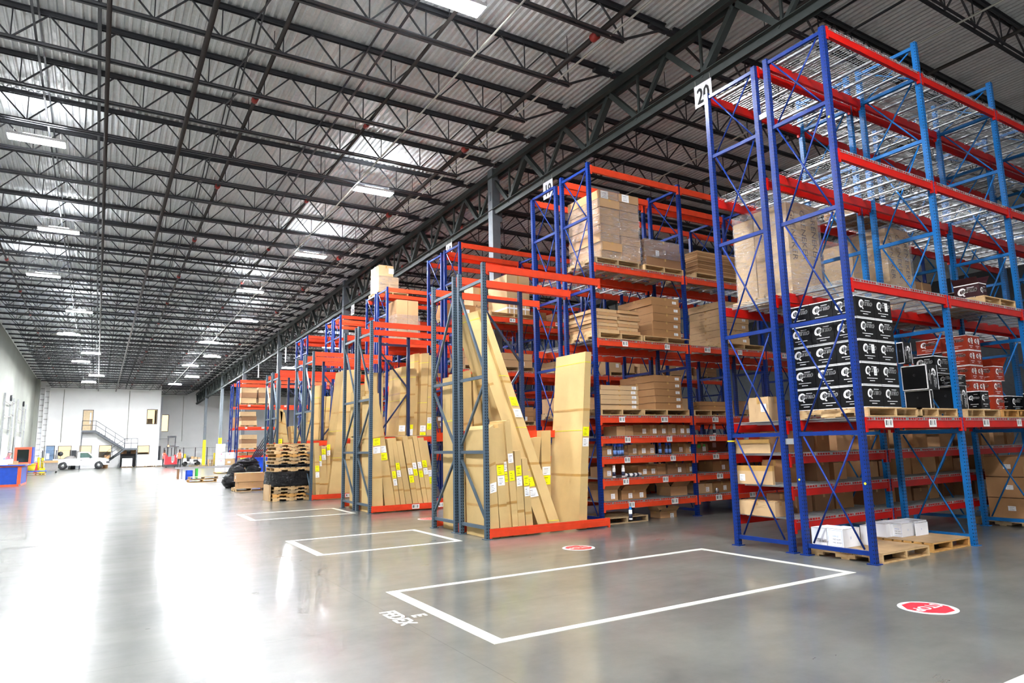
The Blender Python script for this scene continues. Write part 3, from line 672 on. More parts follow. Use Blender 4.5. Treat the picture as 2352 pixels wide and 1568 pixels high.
def box_mesh(w, d, h, mats, tape=True, seam=True, flap=None, bulge=0):
    mb = MB(); b = bulge
    mb.box(0, 0, 0, w, d, h, 0)
    e = .0012
    if tape:
        mb.box(-e, d*.5-.025, h*.72, w+e, d*.5+.025, h+e, 1); mb.box(w*.5-.025, -e, h*.72, w*.5+.025, d+e, h+e, 1)
    if seam: mb.box(w*.02, -e*.6, h-.004, w*.98, d+e*.6, h-.001, 2); mb.box(-e*.6, d*.02, h-.004, w+e*.6, d*.98, h-.001, 2)
    if flap:
        fl = min(w, d)*.5; t = .004
        for (a, b_, s) in (((0, 0, h), (0, d, h), (-fl*.5, 0, fl*.7)), ((w, 0, h), (w, d, h), (fl*.55, 0, fl*.6)), ((0, d, h), (w, d, h), (0, fl*.2, fl*.8)), ((0, 0, h), (w, 0, h), (0, -fl*.55, -fl*.35 if flap == 2 else fl*.5))):
            a = Vector(a); b_ = Vector(b_); s = Vector(s); nrm = (b_-a).cross(s).normalized()*t
            mb.hexa([a, b_, b_+nrm, a+nrm, a+s, b_+s, b_+s+nrm, a+s+nrm], 0)
        mb.box(.01, .01, h-.002, w-.01, d-.01, h+.0015, 3)  # dark sheet paints the shade inside an open carton
    return mesh('carton', mb, mats)
_sx = []
def carton(lab, x0, y0, z0, x1, y1, z1, mat='card', grp=None, flap=None, stick=(), name='cardboard_box', rz=0, tape=True, txt=None, cat='box'):
    "stick: list of (face, fraction across, fraction up, w, h, kind)"
    w, d, h = x1-x0, y1-y0, z1-z0
    o = part(name, box_mesh(w, d, h, [M[mat], M['tape'], M['dark'], M['hole']], tape, True, flap), None, (x0, y0, z0), rz)
    tag(o, lab, cat, grp)
    for f, a, b, sw, sh, k in stick:
        sw = min(sw, (w if f == 'y' else d)*.9); sh = min(sh, h*.9)
        if f == 'y': sticker(o, (a*w-sw/2, -.0015, b*h-sh/2), PX, UP, sw, sh, k)
        else: sticker(o, (-.0015, d-a*d+sw/2, b*h-sh/2), NY, UP, sw, sh, k)
    if txt:
        mb = MB()
        for (f, a, b, s, t_) in txt:
            if f == 'y': mb.glyphs(t_, (a*w, -.003, b*h), PX, UP, s)
            elif f == 'yv': mb.glyphs(t_, (a*w, -.003, b*h), -UP, PX, s)
            elif f == 'yu': mb.glyphs(t_, (a*w, -.003, b*h), UP, NX, s)
            else: mb.glyphs(t_, (-.003, d-a*d, b*h), NY, UP, s)
        part('printed_text', mb, o, mats=M['printk'])
    return o
def ext_c(uc, ul, ur, vt, y0, z0):
    x0 = sol((0, y0, z0), 0, u=uc); x0 = max(x0, .09) if x0 > -.3 else x0; x1 = sol((0, y0, z0), 0, u=ur); y1 = sol((x0, 0, z0), 1, u=ul); z1 = sol((x0, y0, 0), 2, v=vt)
    return x0, y0, z0, x1, y1, z1
def ext_f(u0, u1, vt, y0, z0, dep):
    x0 = sol((0, y0, z0), 0, u=u0); x1 = sol((0, y0, z0), 0, u=u1); z1 = sol(((x0+x1)/2, y0, 0), 2, v=vt)
    return x0, y0, z0, x1, y0+dep, z1
PH = .125
_pm = {}
def pallet_x(lab, x0, y0, z0, w, d, mat, grp, h=PH):
    'stringers run along x, their notched sides to the camera'
    return pallet(lab, x0+w, y0, z0, d, w, mat, grp, rz=PI/2, h=h)
def pallet(lab, x0, y0, z0, w=1.1, d=1.0, mat='wood', grp=None, rz=0, top=None, h=PH, stringers='y'):
    "stringers run along y; openings face the camera side"
    k = (round(w, 2), round(d, 2), round(h, 3), mat)
    if k not in _pm:
        T = MB(); nb = 7; bw = d/nb*.82
        for i in range(nb): T.box(0, (d-bw)*i/(nb-1), h-.018, w, (d-bw)*i/(nb-1)+bw, h)
        B = MB()
        for i in (0, 2, 4): B.box(0, (d-bw)*i/4, 0, w, (d-bw)*i/4+bw, .016)
        S = MB(); S.box(0, 0, .016, .038, d*.18, h-.018).box(0, d*.36, .016, .038, d*.64, h-.018).box(0, d*.82, .016, .038, d, h-.018).box(0, d*.17, .06, .038, d*.83, h-.018)
        _pm[k] = [mesh(n_, q, M[mat]) for n_, q in (('deck_boards', T), ('bottom_boards', B), ('stringer', S))]
    t = thing('wooden_pallet', lab, 'pallet', (x0, y0, z0), rz, grp); a, b, c = _pm[k]
    part('deck_boards', a, t); part('bottom_boards', b, t)
    for q in (0, (w-.038)/2, w-.038): part('stringer', c, t, (q, 0, 0))
    if top: mb = MB(); mb.box(.0, .0, h, w, d, h+.006); part('hardboard_top', mb, t, mats=M[top])
    return t
def wrap(lab, x0, y0, z0, x1, y1, z1, seed=0):
    mb = MB(); g = .012; n = 7; rr = random.Random(seed)
    X = [x0-g, x1+g]; Y = [y0-g, y1+g]
    ring = [(X[0], Y[0]), (X[1], Y[0]), (X[1], Y[1]), (X[0], Y[1])]
    for i in range(n):
        za, zb_ = z0+(z1-z0)*i/n, z0+(z1-z0)*(i+1)/n
        for j in range(4):
            a, b = ring[j], ring[(j+1) % 4]; mb.quad((a[0], a[1], za), (b[0], b[1], za), (b[0], b[1], zb_), (a[0], a[1], zb_))
    return tag(part('stretch_wrap', mb, mats=M['film']), lab, 'stretch wrap')
ORD = ['bottom', 'second', 'third', 'fourth', 'fifth', 'sixth', 'seventh', 'eighth', 'ninth', 'tenth', 'eleventh', 'twelfth']
def layers(desc, e, n, mat, stick=None, jit=.015, grp=None, txt=None, tape=True, ncol=1, gap=.004):
    x0, y0, z0, x1, y1, z1 = e; h = (z1-z0)/n
    for i in range(n):
        w = (x1-x0)/ncol
        for c in range(ncol):
            j = R.uniform(-jit, jit); k = R.uniform(-jit, jit)
            nm = '%s, %s layer' % (desc, 'top' if i == n-1 else ORD[i]) + ('' if ncol == 1 else ', %s' % ('near post side' if c == 0 else 'inner side'))
            carton(nm, x0+w*c+j, y0+k, z0+h*i, x0+w*(c+1)+j-gap, y1+k, z0+h*(i+1)-.003, mat if isinstance(mat, str) else mat[(i+c) % len(mat)], grp, stick=stick(i, c) if stick else (), txt=txt(i, c) if txt else None, tape=tape)
# ---- printed dark cartons
def ring_q(mb, c, ex, ey, r, m):
    n = 28; c = Vector(c); k = len(mb.v)
    for i in range(n):
        t = 2*PI*i/n; ox, oy = r*1.0*math.cos(t), r*1.02*math.sin(t); th = .60+.16*math.cos(t)
        for q in (1, th): mb.v.append(tuple(c+ex*((ox+.22*oy)*q+(.05*r if q < 1 else 0))+ey*(oy*q)))
    for i in range(n):
        a = k+2*i; b = k+2*((i+1) % n); mb.f.append((a, b, b+1, a+1)); mb.m.append(m)
    a = c+ex*(-.05*r)+ey*(-.55*r)
    mb.quad(a, a+ex*.35*r, a+ex*.95*r-ey*.75*r, a+ex*.5*r-ey*.8*r, m)
def printed(mb, o, ex, ey, w, h, m=1, mg=2, kind=0):
    "o: lower left corner of the face"
    o = Vector(o); ex = Vector(ex); ey = Vector(ey); e = ex.cross(ey)*.0022
    def rect(a, b, c, d, mm): mb.quad(o+e+ex*a+ey*c, o+e+ex*b+ey*c, o+e+ex*b+ey*d, o+e+ex*a+ey*d, mm)
    rect(0, w, h*.955, h, m); rect(0, w, 0, h*.03, m)
    if kind == 1:
        rect(0, w*.03, 0, h, m); rect(w*.97, w, 0, h, m)
        ring_q(mb, o+e+ex*w*.5+ey*h*.6, ex, ey, h*.045, mg); return
    s = min(h*.19, w*.17)
    ring_q(mb, o+e+ex*(w*.30)+ey*(h*.64), ex, ey, s, m)
    S = s*1.25; X_ = min(1., w*.60/(S*3.9))
    for dx, dy in ((-.07, 0), (.07, 0), (0, .06), (0, -.06), (.05, .05), (-.05, -.05)): mb.glyphs('UATTRO', o+e*1.3+ex*(w*.28+S*dx)+ey*(h*.575+S*dy), ex, ey, S, m, shear=.3, sx=X_)
    mb.glyphs('UATTRO', o+e*1.6+ex*(w*.28)+ey*(h*.575), ex, ey, S, mg, shear=.3, sx=X_)
    rect(w*.52, w*.80, h*.80, h*.825, m)
    for a, b, z in ((.22, .80, .27), (.36, .64, .16)):
        q = a
        while q < b: rect(w*q, w*min(q+.05, b), h*z, h*(z+.032), m); q += .062
def dark_carton(lab, x0, y0, z0, x1, y1, z1, mat='blackc', kx=0, ky=0, grp=None, rot=0, flap=None, stk=False):
    w, d, h = x1-x0, y1-y0, z1-z0; mb = MB(); mb.box(0, 0, 0, w, d, h, 0)
    if rot: # artwork turned on end on the near face
        printed(mb, (0, 0, h), -UP, PX, h, w, kind=ky) if False else printed(mb, (0, 0, h), Vector((0, 0, -1)), Vector((1, 0, 0)), h, w, kind=ky)
    else: printed(mb, (0, 0, 0), PX, UP, w, h, kind=ky)
    printed(mb, (0, d, 0), NY, UP, d, h, kind=kx)
    if flap:
        f = d*.45
        for a, b, s in (((0, 0, h), (0, d, h), (-f*.35, 0, f*.55)), ((w, 0, h), (w, d, h), (f*.9, 0, f*.9)), ((0, d, h), (w, d, h), (0, f*.2, f*.8))):
            a = Vector(a); b = Vector(b); s = Vector(s); q = (b-a).cross(s).normalized()*.004
            mb.hexa([a, b, b+q, a+q, a+s, b+s, b+s+q, a+s+q], 0)
    o = tag(part('printed_carton', mb, None, (x0, y0, z0), mats=[M[mat], M['gloss'], M['dgrey'] if mat == 'blackc' else M['dark']]), lab, 'box', grp)
    if stk: sticker(o, (w*.62, -.004, h*.42), PX, UP, w*.16, h*.4)
    return o

# row nearest the camera, near run, level one
z1_ = 1.852+PH
x0, y0, _, xr, yl, zt = ext_c(1989, 1829, 2071, 675.7, .04, z1_); zt = z1_+ (sol((x0, y0, 0), 2, v=675.7)-z1_)
pallet('pine pallet under the five-high stack of black printed cartons', x0-.03, .0, 1.852, 1.32, 1.06, 'wood', 'pallets on the first beam level of the nearest run')
hh = (zt-z1_)/5; ww = (xr-x0)/2; dd = (yl-y0)/3
for k in range(5):
    for c, (i, j) in enumerate(((0, 0), (1, 0), (0, 1), (0, 2))):
        dark_carton('black printed carton in the five-high stack, %s layer, %s' % ('top' if k == 4 else ORD[k], ['near corner', 'inner column', 'middle of the side', 'far end of the side'][c]), x0+i*ww, y0+j*dd, z1_+k*hh, x0+(i+1)*ww-.006, y0+(j+1)*dd-.006, z1_+(k+1)*hh-.006, grp='black cartons of the five-high stack', stk=(k in (1, 2, 4) and c == (0 if k < 4 else 1)))
def c5(x, y): return 2050+x/3.447, 740+y/3.447
def DC(lab, xc, xl, xr_, yt, z0, y0=.08, **k):
    e = ext_c(c5(xc, 0)[0], c5(xl, 0)[0], c5(xr_, 0)[0], c5(0, yt)[1], y0, z0); return e, dark_carton(lab, *e, **k)
pallet('pine pallet under the jumbled black cartons behind the light blue post', sol((0, .05, 1.9), 0, u=2098), .0, 1.852, 1.12, 1.04, 'wood', 'pallets on the first beam level of the nearest run')
e1, _ = DC('plain sided black carton standing at the near bottom of the jumbled pallet', 312, 110, 330, 530, z1_, kx=1, ky=1)
e2, _ = DC('black carton lying on its side with turned artwork, second up in the jumbled pallet', 285, 84, 370, 330, e1[5]+.004, kx=1, rot=1)
e3, _ = DC('black carton with a plain end and turned artwork behind the light blue post', 540, 330, 603, 500, z1_, kx=1, rot=1, y0=.12)
e4, _ = DC('small black printed carton resting on the plain one by the light blue post', 478, 372, 585, 408, e3[5]+.004, y0=.16)
e5, _ = DC('black printed carton topping the jumbled pallet, artwork facing out', 342, 180, 462, 262, e4[5]+.004, y0=.2)
e6, _ = DC('black carton on end with turned artwork beside the five-high stack', 96, 45, 160, 155, e2[5]+.004, kx=1, rot=1, y0=.16)
pallet('pine pallet under the rust red printed cartons', sol((0, .05, 1.9), 0, u=2213), .0, 1.852, 1.05, 1.04, 'wood', 'pallets on the first beam level of the nearest run')
pallet('pine pallet cut by the picture edge, next to the rust red cartons', sol((0, .05, 1.9), 0, u=2296), .0, 1.852, 1.05, 1.04, 'wood3', 'pallets on the first beam level of the nearest run')
e7, _ = DC('black printed carton in front of the rust red stack', 710, 600, 775, 540, z1_, y0=.06)
ys = .45; xa = sol((0, ys, z1_), 0, u=c5(660, 0)[0]); xb = sol((0, ys, z1_), 0, u=c5(762, 0)[0]); zt = sol((xa, ys, 0), 2, v=c5(0, 95)[1]); hh = (zt-z1_)/5
ya = sol((xa, 0, zt-.2), 1, u=c5(215, 0)[0]); ya = min(ya, 2.4)
for k in range(5):
    for i, q in enumerate(('near corner', 'inner column', 'back column')):
        if i == 2 and k != 4: continue
        w_ = (xb-xa)/2; dd = .42
        X0, Y0 = (xa, ys) if i == 0 else (xa+w_, ys) if i == 1 else (xa, ys+dd)
        dark_carton('rust red printed carton, %s layer of the tall red stack, %s' % ('top' if k == 4 else ORD[k], q), X0, Y0, z1_+k*hh, X0+w_-.005, Y0+dd-.006, z1_+(k+1)*hh-.005, mat='rust', grp='rust red cartons of the tall stack', stk=(i < 2))
for k in range(3):
    X0 = xb+.02+(.12 if k == 2 else 0); dark_carton('rust red printed carton in the low pile beside the tall red stack, %s%s' % (ORD[k], ', flap open' if k == 2 else ''), X0, ys-.1, z1_+k*hh, X0+.33, ys+.33, z1_+(k+1)*hh-.005, mat='rust', grp='rust red cartons of the low pile', flap=(k == 2))
DC('black printed carton beyond the rust red cartons at the picture edge', 930, 872, 1060, 580, z1_, y0=.3)
DC('black printed carton half hidden at the far end of the black stack row', 1100, 1050, 1200, 560, z1_, y0=.1)
# level two, second bay: opened maroon carton on a pallet
z2_ = 3.712+PH
pallet('pine pallet carrying the opened maroon carton', sol((0, .1, 3.8), 0, u=2248), .02, 3.712, 1.1, 1.04, 'wood', 'pallets on the second beam level of the nearest run')
e = ext_c(2253, 2195, 2270, 648, .3, z2_); dark_carton('opened maroon printed carton with flaps up on the second level', *e, mat='maroon', flap=1)
e = (e[3]+.05, .5, z2_, e[3]+.45, .95, z2_+.3); dark_carton('closed maroon carton behind the opened one on the second level', *e, mat='maroon')
# floor pallets with white cartons
def cc8(x, y): return 1600+x/3.128, 1150+y/3.128
pallet('pine pallet with hardboard top on the floor at the nearest rack corner', .11, -.02, 0.001, 1.12, 1.0, 'wood', top='masonite')
pallet('orange toned pallet with hardboard top on the floor by the light blue post', 1.45, .05, 0.001, 1.02, .95, 'wood3', top='masonite')
mb = MB(); mb.glyphs('FURSON & COVE', (.0, 0, 0), NY, UP, .04); tag(part('stencilled_pallet_text', mb, None, (.107, .55, .07), mats=M['printk']), 'dark stencilled lettering on the side of the hardboard topped pallet', 'lettering')
def WB(lab, xc, xl, xr_, yt, y0=None, z0=PH+.008, p=None, txt=True):
    u, v = cc8(*p) if p else cc8(xc, 300); P = AZ(u, v, z0); x0, y0 = P.x, P.y
    x1 = sol((0, y0, z0), 0, u=cc8(xr_, 0)[0]); y1 = sol((x0, 0, z0), 1, u=cc8(xl, 0)[0]); zz = sol((x0, y0, 0), 2, v=cc8(0, yt)[1])
    o = carton(lab, x0, y0, z0, x1, y1, zz, 'white', 'white cartons on the floor pallets', tape=False, name='white_carton'); w, d, h = x1-x0, y1-y0, zz-z0
    mb = MB()
    if txt:
        e = -.002
        for a, b, c, d_ in ((.06, .94, .9, .91), (.06, .94, .08, .09), (.06, .07, .08, .91), (.93, .94, .08, .91)):
            mb.quad((e, d*(1-a), h*c), (e, d*(1-b), h*c), (e, d*(1-b), h*d_), (e, d*(1-a), h*d_), 1)
        for k_ in range(3): mb.glyphs(('OFFICE', 'MED SLIM', 'MED BODY')[k_], (e, d*.66, h*(.55-.17*k_)), NY, UP, h*.11, 1 if k_ == 0 else 0)
    mb.glyphs('F', (w*.42, -.002, h*.4), PX, UP, h*.22, 1); part('blue_print', mb, o, mats=[M['dgrey'], M['bluei']])
    return (x0, y0, x1, y1, zz)
a = WB('white carton with blue print, near one of the pair under the rack corner', 1060, 945, 1180, 205, p=(1060, 340))
b = carton('white carton with blue print, far one of the pair under the rack corner', a[0]-.01, a[3]+.01, PH+.008, a[2]-.02, a[3]+(a[3]-a[1])+.0, a[4]-.005, 'white', 'white cartons on the floor pallets', tape=False, name='white_carton', txt=[('x', .35, .3, .035, 'MED SLIM'), ('x', .35, .2, .035, 'MED BODY')])
WB('taller plain white carton behind the corner post', 1235, 1185, 1300, 178, p=(1235, 318), txt=False)
WB('white carton at the near left of the orange pallet', 1395, 1390, 1475, 165, p=(1400, 258), txt=False)
WB('white carton with a printed panel at the front of the orange pallet', 1480, 1400, 1572, 165, p=(1482, 262))
WB('small white cube carton alone at the front of the orange pallet', 1582, 1574, 1668, 160, p=(1582, 253), txt=False)
for i in range(4): carton('white carton in the rear row of the orange pallet, %s from the rack post' % ORD[i].replace('bottom', 'first'), 1.52+.24*i, .72-.03*i, PH+.008, 1.745+.24*i, 1.02-.03*i, PH+.2, 'white', 'white cartons on the floor pallets', tape=False, name='white_carton')

# rear run: tall cartons under film
za = 3.712+PH
def GB(ul, uc, ur, vt, lab, n=3):
    e = list(ext_c(uc, ul, ur, vt, 1.24, za)); e[4] = min(e[4], 2.45); e[5] = min(e[5], 5.30)
    x0, y0, z0, x1, y1, z1 = e; w = (x1-x0)/n
    for i in range(n):
        carton('tall lettered tan carton, %s of three in the %s' % (['first', 'second', 'third'][i], lab), x0+i*w, y0+.01*i, z0, x0+(i+1)*w-.006, y0+.62, z1-(.04 if i == 0 else 0), 'cardg', 'tall lettered cartons', txt=[('yv', .3, .93, min(w*.75, (z1-z0)*.115), 'GRENEKER')], tape=False)
    carton('tall plain tan carton at the back of the %s' % lab, x0, y0+.64, z0, x1, y1, z1-.12, 'cardg', tape=False)
    wrap('shiny clear film around the %s' % lab, x0, y0, z0, x1, y1, z1); pallet('pale pallet under the %s' % lab, x0-.03, y0-.0, 3.712, max(1.0, x1-x0+.06), y1-y0+.1, 'wood3' if n == 0 else 'wood')
GB(1697, 1821, 1896, 453.7, 'tall wrapped load beside the corner posts')
GB(1892, 2051, 2107, 514, 'tall wrapped load in the second bay')
carton('dark wrapped box deep in the second level past the lettered cartons', 4.35, 1.4, 3.73, 5.0, 2.1, 4.45, 'card4'); carton('brown box on the top level of the rear run', 2.9, 1.5, 5.56, 4.1, 2.1, 5.72, 'card2')
# rear run, hand shelf cartons seen through the end frame
def BR(shelf, z, items):
    for lab, ul, uc, ur, vt, y0, mat, st in items:
        e = ext_c(uc, ul, ur, vt, y0, z+.012); carton(lab, *e[:4], min(e[4], 2.19), e[5], mat, stick=st)
BR('', 1.84, [('large tan carton with a small label on the first beam level of the rear run', 1722, 1768, 1800, 910, 1.5, 'card3', [('x', .75, .55, .1, .12, 'white')])])
BR('', 1.37, [('tan carton on the top hand shelf behind the end frame', 1692, 1736, 1770, 1008, 1.5, 'card3', ())])
BR('', .91, [('tan carton on the middle hand shelf behind the end frame, tilted label', 1695, 1741, 1781, 1070, 1.5, 'card3', [('x', .15, .35, .1, .1, 'white')])])
BR('', .45, [('long tan carton on the lowest hand shelf behind the end frame', 1699, 1743, 1808, 1153, 1.5, 'card3', ())])
lv = {.45: 'lowest', .91: 'middle', 1.37: 'top'}
for z in lv:
    x = .72 if z != .45 else .78; k = 0
    while x < 9.4:
        w_ = R.uniform(.3, .5)
        if x % BAY > BAY-.3: x = (x//BAY+1)*BAY+.12; continue
        h_ = R.uniform(.2, .36) if z < 1.3 else R.uniform(.22, .4)
        carton('brown carton on the %s hand shelf of the rear run, %s along' % (lv[z], 'number '+str(k) if k > 11 else (['just past the first', 'second', 'third', 'fourth', 'fifth', 'sixth', 'seventh', 'eighth', 'ninth', 'tenth', 'eleventh', 'twelfth'][k])), x, 1.62+R.uniform(-.08, .08), z+.012, x+w_, 2.18, z+.012+h_, R.choice(['card2', 'card', 'card4']), 'brown cartons on the %s hand shelf' % lv[z]); x += w_+R.uniform(.02, .25 if z > .5 else .12); k += 1
        if k > 11: break
for x, z, nm in ((5.35, .15, 'lower'), (5.35, .75, 'upper')): pass
pallet('pallet on the floor deep in the nearest rack near the picture edge', 5.25, .35, .001, 1.15, .9, 'wood2')
for i in range(3):
    for j in range(2): carton('big brown printed carton deep in the rack by the picture edge, %s layer, %s column' % (ORD[i], ('near', 'far')[j]), 5.28+.55*j, .4, .13+.36*i, 5.81+.55*j, 1.0, .48+.36*i, 'card2', 'big brown cartons at the picture edge', stick=[('x', .6, .5, .12, .08, 'white')], tape=False)

# ---------------------------------------------------------------- second row from the camera (orange beams)
Yr = 5.47
def s4(x, y): return 1180+x/3.137, 360+y/3.137
# level 5.25
ZL = 5.262
def load(lab, plab, ucl, ull, url, vt, pu0, pu1, zl, n, mat, pmat='wood', stick=None, ncol=1, jit=.015, y0=Yr, dmax=1.1, txt=None, grp=None, tape=True):
    px0 = sol((0, y0-.05, zl+.06), 0, u=pu0); px1 = sol((0, y0-.05, zl+.06), 0, u=pu1)
    pallet(plab, px0, y0-.06, zl, px1-px0, 1.05, pmat)
    e = list(ext_c(ucl, ull, url, vt, y0, zl+PH+.002)); e[4] = min(e[4], y0+dmax)
    layers(lab, e, n, mat, stick, jit, grp, txt, tape, ncol); return e
e = load('brown carton of the big wrapped load on the upper level', 'dark pallet under the big wrapped load on the upper level', 1383, 1300, 1472, 434, 1368, 1468, ZL, 8, ['cardw', 'card'], 'wood2', lambda i, c: [('y', .3, .5, .2, .2, 'white')] if (i == 7) else (), 2, .02, txt=None, grp='cartons of the big wrapped load')
wrap('clear film around the big brown load on the upper level', *e)
e = load('brown carton of the small wrapped load beside the big one', 'pallet under the small wrapped load on the upper level', 1484, 1476, 1570, 546, 1480, 1569, ZL, 3, 'card4', stick=lambda i, c: [('y', .3, .5, .1, .13, 'white')] if i == 1 else ())
wrap('clear film around the small brown load on the upper level', *e)
e = load('flat brown board pack in the thin layered stack on the upper level', 'pallet under the thin layered stack on the upper level', 1604, 1576, 1697, 574, 1597, 1697, ZL, 11, ['card', 'card2'], jit=.01, tape=False, dmax=1.0)
# level 3.68
ZL = 3.692
e = load('flat brown carton in the untidy stack on the middle level', 'pallet under the untidy flat cartons on the middle level', 1373, 1308, 1468, 706, 1376, 1475, ZL, 7, ['card3', 'card'], ncol=2, jit=.03, grp='flat cartons of the untidy stack')
e = load('long brown carton with a white end label, middle level beside the untidy stack', 'pallet under the long labelled cartons on the middle level', 1502, 1419, 1566, 680, 1478, 1585, ZL, 5, 'card2', stick=lambda i, c: [('y', .82, .5, .12, .06, 'white')], txt=lambda i, c: [('x', .25, .5, .03, 'TB-0148  LOT'), ('x', .6, .45, .025, 'QTY 10')])
e = load('long brown carton with a white end label, second bay of the middle level', 'pallet under the second bay cartons of the middle level', 1662, 1586, 1722, 690, 1662, 1754, ZL, 6, 'card3', stick=lambda i, c: [('y', .8, .5, .12, .06, 'white')], txt=lambda i, c: [('x', .3, .5, .03, 'TB-0148  LOT'), ('x', .6, .45, .025, 'QTY 12')], dmax=1.1)
# level 2.12
ZL = 2.132
e = load('flat brown carton in the five-high stack beside the blue post, lower level', 'pallet under the five-high flat stack beside the blue post', 1380, 1374, 1467, 883, 1380, 1476, ZL, 5, 'card3', stick=lambda i, c: [('y', .88, .5, .12, .06, 'white')])
e = load('long brown carton in the taller stack of the lower level', 'pallet under the taller long stack of the lower level', 1506, 1424, 1568, 860, 1478, 1583, ZL, 5, 'card2', stick=lambda i, c: [('y', .85, .5, .12, .06, 'white')], txt=lambda i, c: [('x', .35, .5, .03, 'TB-0148  LOT')])
e = load('flat brown carton on the second bay pallet of the lower level', 'pallet in the second bay of the lower level', 1612, 1592, 1670, 921, 1594, 1670, ZL, 2, 'card2')
# hand shelves
def s3(x): return 1370+x/3.585
SHELF = {
 1.71: ('top', [(168, 238, 66, 'card', ''), (241, 305, 60, 'card', ''), (308, 440, 55, 'card2', 'w'), (442, 500, 55, 'card2', 'w'), (502, 585, 55, 'card2', 'w'), (590, 665, 50, 'card', 'w'), (669, 780, 55, 'card2', 'ww')]),
 1.31: ('second', [(48, 138, 228, 'card2', 'w'), (228, 262, 226, 'card4', ''), (264, 345, 218, 'card', 'w'), (347, 414, 218, 'card2', 'w'), (416, 483, 216, 'card', 'w'), (625, 735, 208, 'card2', 'w'), (737, 803, 206, 'card', 'w'), (824, 922, 204, 'card4', 'gw')]),
 .885: ('third', [(60, 130, 402, 'card', 'w'), (345, 500, 388, 'card2', 'ww'), (502, 586, 376, 'card', ''), (588, 738, 374, 'card4', 'w'), (740, 805, 370, 'card2', 'w'), (958, 1095, 352, 'card2', 'w')]),
 .43: ('lowest', [(60, 178, 590, 'card', 'wf'), (208, 412, 590, 'card2', 'wwf'), (612, 750, 560, 'card', 'f'), (840, 958, 536, 'card3', 'w'), (962, 1112, 520, 'card2', 'w')])}
for z, (nm, its) in SHELF.items():
    for k, (a, b, t_, mat, fl) in enumerate(its):
        e = ext_f(s3(a), s3(b), 960+t_/3.585, 5.56+.03*(k % 3), z+.012, .42)
        st = [('y', .35+.45*i if fl.count('w') == 2 else .65, .4, .1, .1, 'white') for i in range(fl.count('w'))]
        o = carton('brown carton on the %s hand shelf under the orange beams, %s from the blue post' % (nm, ['first', 'second', 'third', 'fourth', 'fifth', 'sixth', 'seventh', 'eighth'][k]), *e, mat, 'brown cartons on the %s orange shelf' % nm, flap=1 if 'f' in fl else None, stick=st)
        if 'g' in fl:
            w = e[3]-e[0]; h = e[5]-e[2]; mb = MB(); mb.box(w*.1, -.003, h*.5, w*.35, 0, h*.85).box(w*.6, -.003, h*.5, w*.75, 0, h*.85); part('green_patch', mb, o, mats=M['green'])
_can = {}
def can(lab, u, z, y=5.52, cap='white', lie=False, grp='spray cans'):
    x = sol((0, y, z), 0, u=u)
    if cap not in _can:
        B_ = MB(); B_.lathe([(.033, 0), (.034, .006), (.034, .17), (.028, .185)], n=14); P_ = MB(); P_.lathe([(.0345, .03), (.0345, .11)], n=14); C_ = MB(); C_.lathe([(.027, .183), (.028, .19), (.027, .235), (.022, .24)], n=14)
        _can[cap] = (mesh('can_body', B_, M['paper' if cap != 'blue' else 'navy']), mesh('can_print', P_, M['navy' if cap != 'blue' else 'bluei']), mesh('can_cap', C_, M['paper' if cap == 'white' else 'plasticb' if cap == 'blue' else 'lblue']))
    t = thing('spray_can', lab, 'spray can', (x, y, z), 0, grp); a, b, c = _can[cap]
    part('body', a, t); part('printed_band', b, t); part('cap', c, t)
    if lie: t.rotation_euler = (0, PI/2, .3); t.location.z = z+.035
    return t
can('tall pale spray can standing alone on the top hand shelf of the second bay', s3(972), 1.722, 5.6, 'white')
for i, q in enumerate((152, 178, 195, 213)): can('dark blue spray can, %s in the close group on the second hand shelf' % ['first', 'second', 'third', 'fourth'][i], s3(q), 1.322, 5.50+.03*(i % 2), 'blue')
for i, q in enumerate((525, 577, 605)): can('blue capped spray can, %s of three in the dark gap of the second hand shelf' % ['first', 'second', 'third'][i], s3(q), 1.322, 5.53, 'blue')
can('white capped spray can by the first carton of the third hand shelf', s3(146), .897, 5.5); can('white capped spray can by the lying cans on the third hand shelf', s3(222), .897, 5.5)
for i, q in enumerate((240, 285, 318)): can('spray can lying on its side on the third hand shelf, %s of three' % ['first', 'second', 'third'][i], s3(q), .897, 5.53, lie=True)
mb = MB(); mb.tube([(s3(0)*0+sol((0, 5.55, 1.34), 0, u=s3(925)), 5.55, 1.345), (sol((0, 5.55, 1.34), 0, u=s3(990)), 5.55, 1.345)], .02, 8); tag(part('red_tube', mb, mats=M['red']), 'small red tube lying on the second hand shelf of the second bay', 'tube')
mb = MB(); mb.lathe([(.05, 0), (.055, .05), (.03, .1), (.028, .11)], (sol((0, 5.55, .45), 0, u=s3(992)), 5.55, .442), 12); tag(part('glass_jar', mb, mats=M['chrome']), 'small round shiny jar on the lowest hand shelf of the second bay', 'jar')
P0 = AZ(1392, 1206); pallet('worn pallet on the floor under the lowest orange hand shelf', P0.x, max(4.95, P0.y), .001, 1.1, .95, 'wood2')
can('spray can with a sky blue cap standing on the worn floor pallet', 1449, .127, AZ(1449, 1193, .127).y, 'sky')
e = ext_f(s3(527), s3(663), 960+765/3.585, 5.62, .001, .3); carton('open flapped brown carton on the floor past the worn pallet', *e, 'card', flap=1, stick=[('y', .7, .3, .1, .1, 'white')])
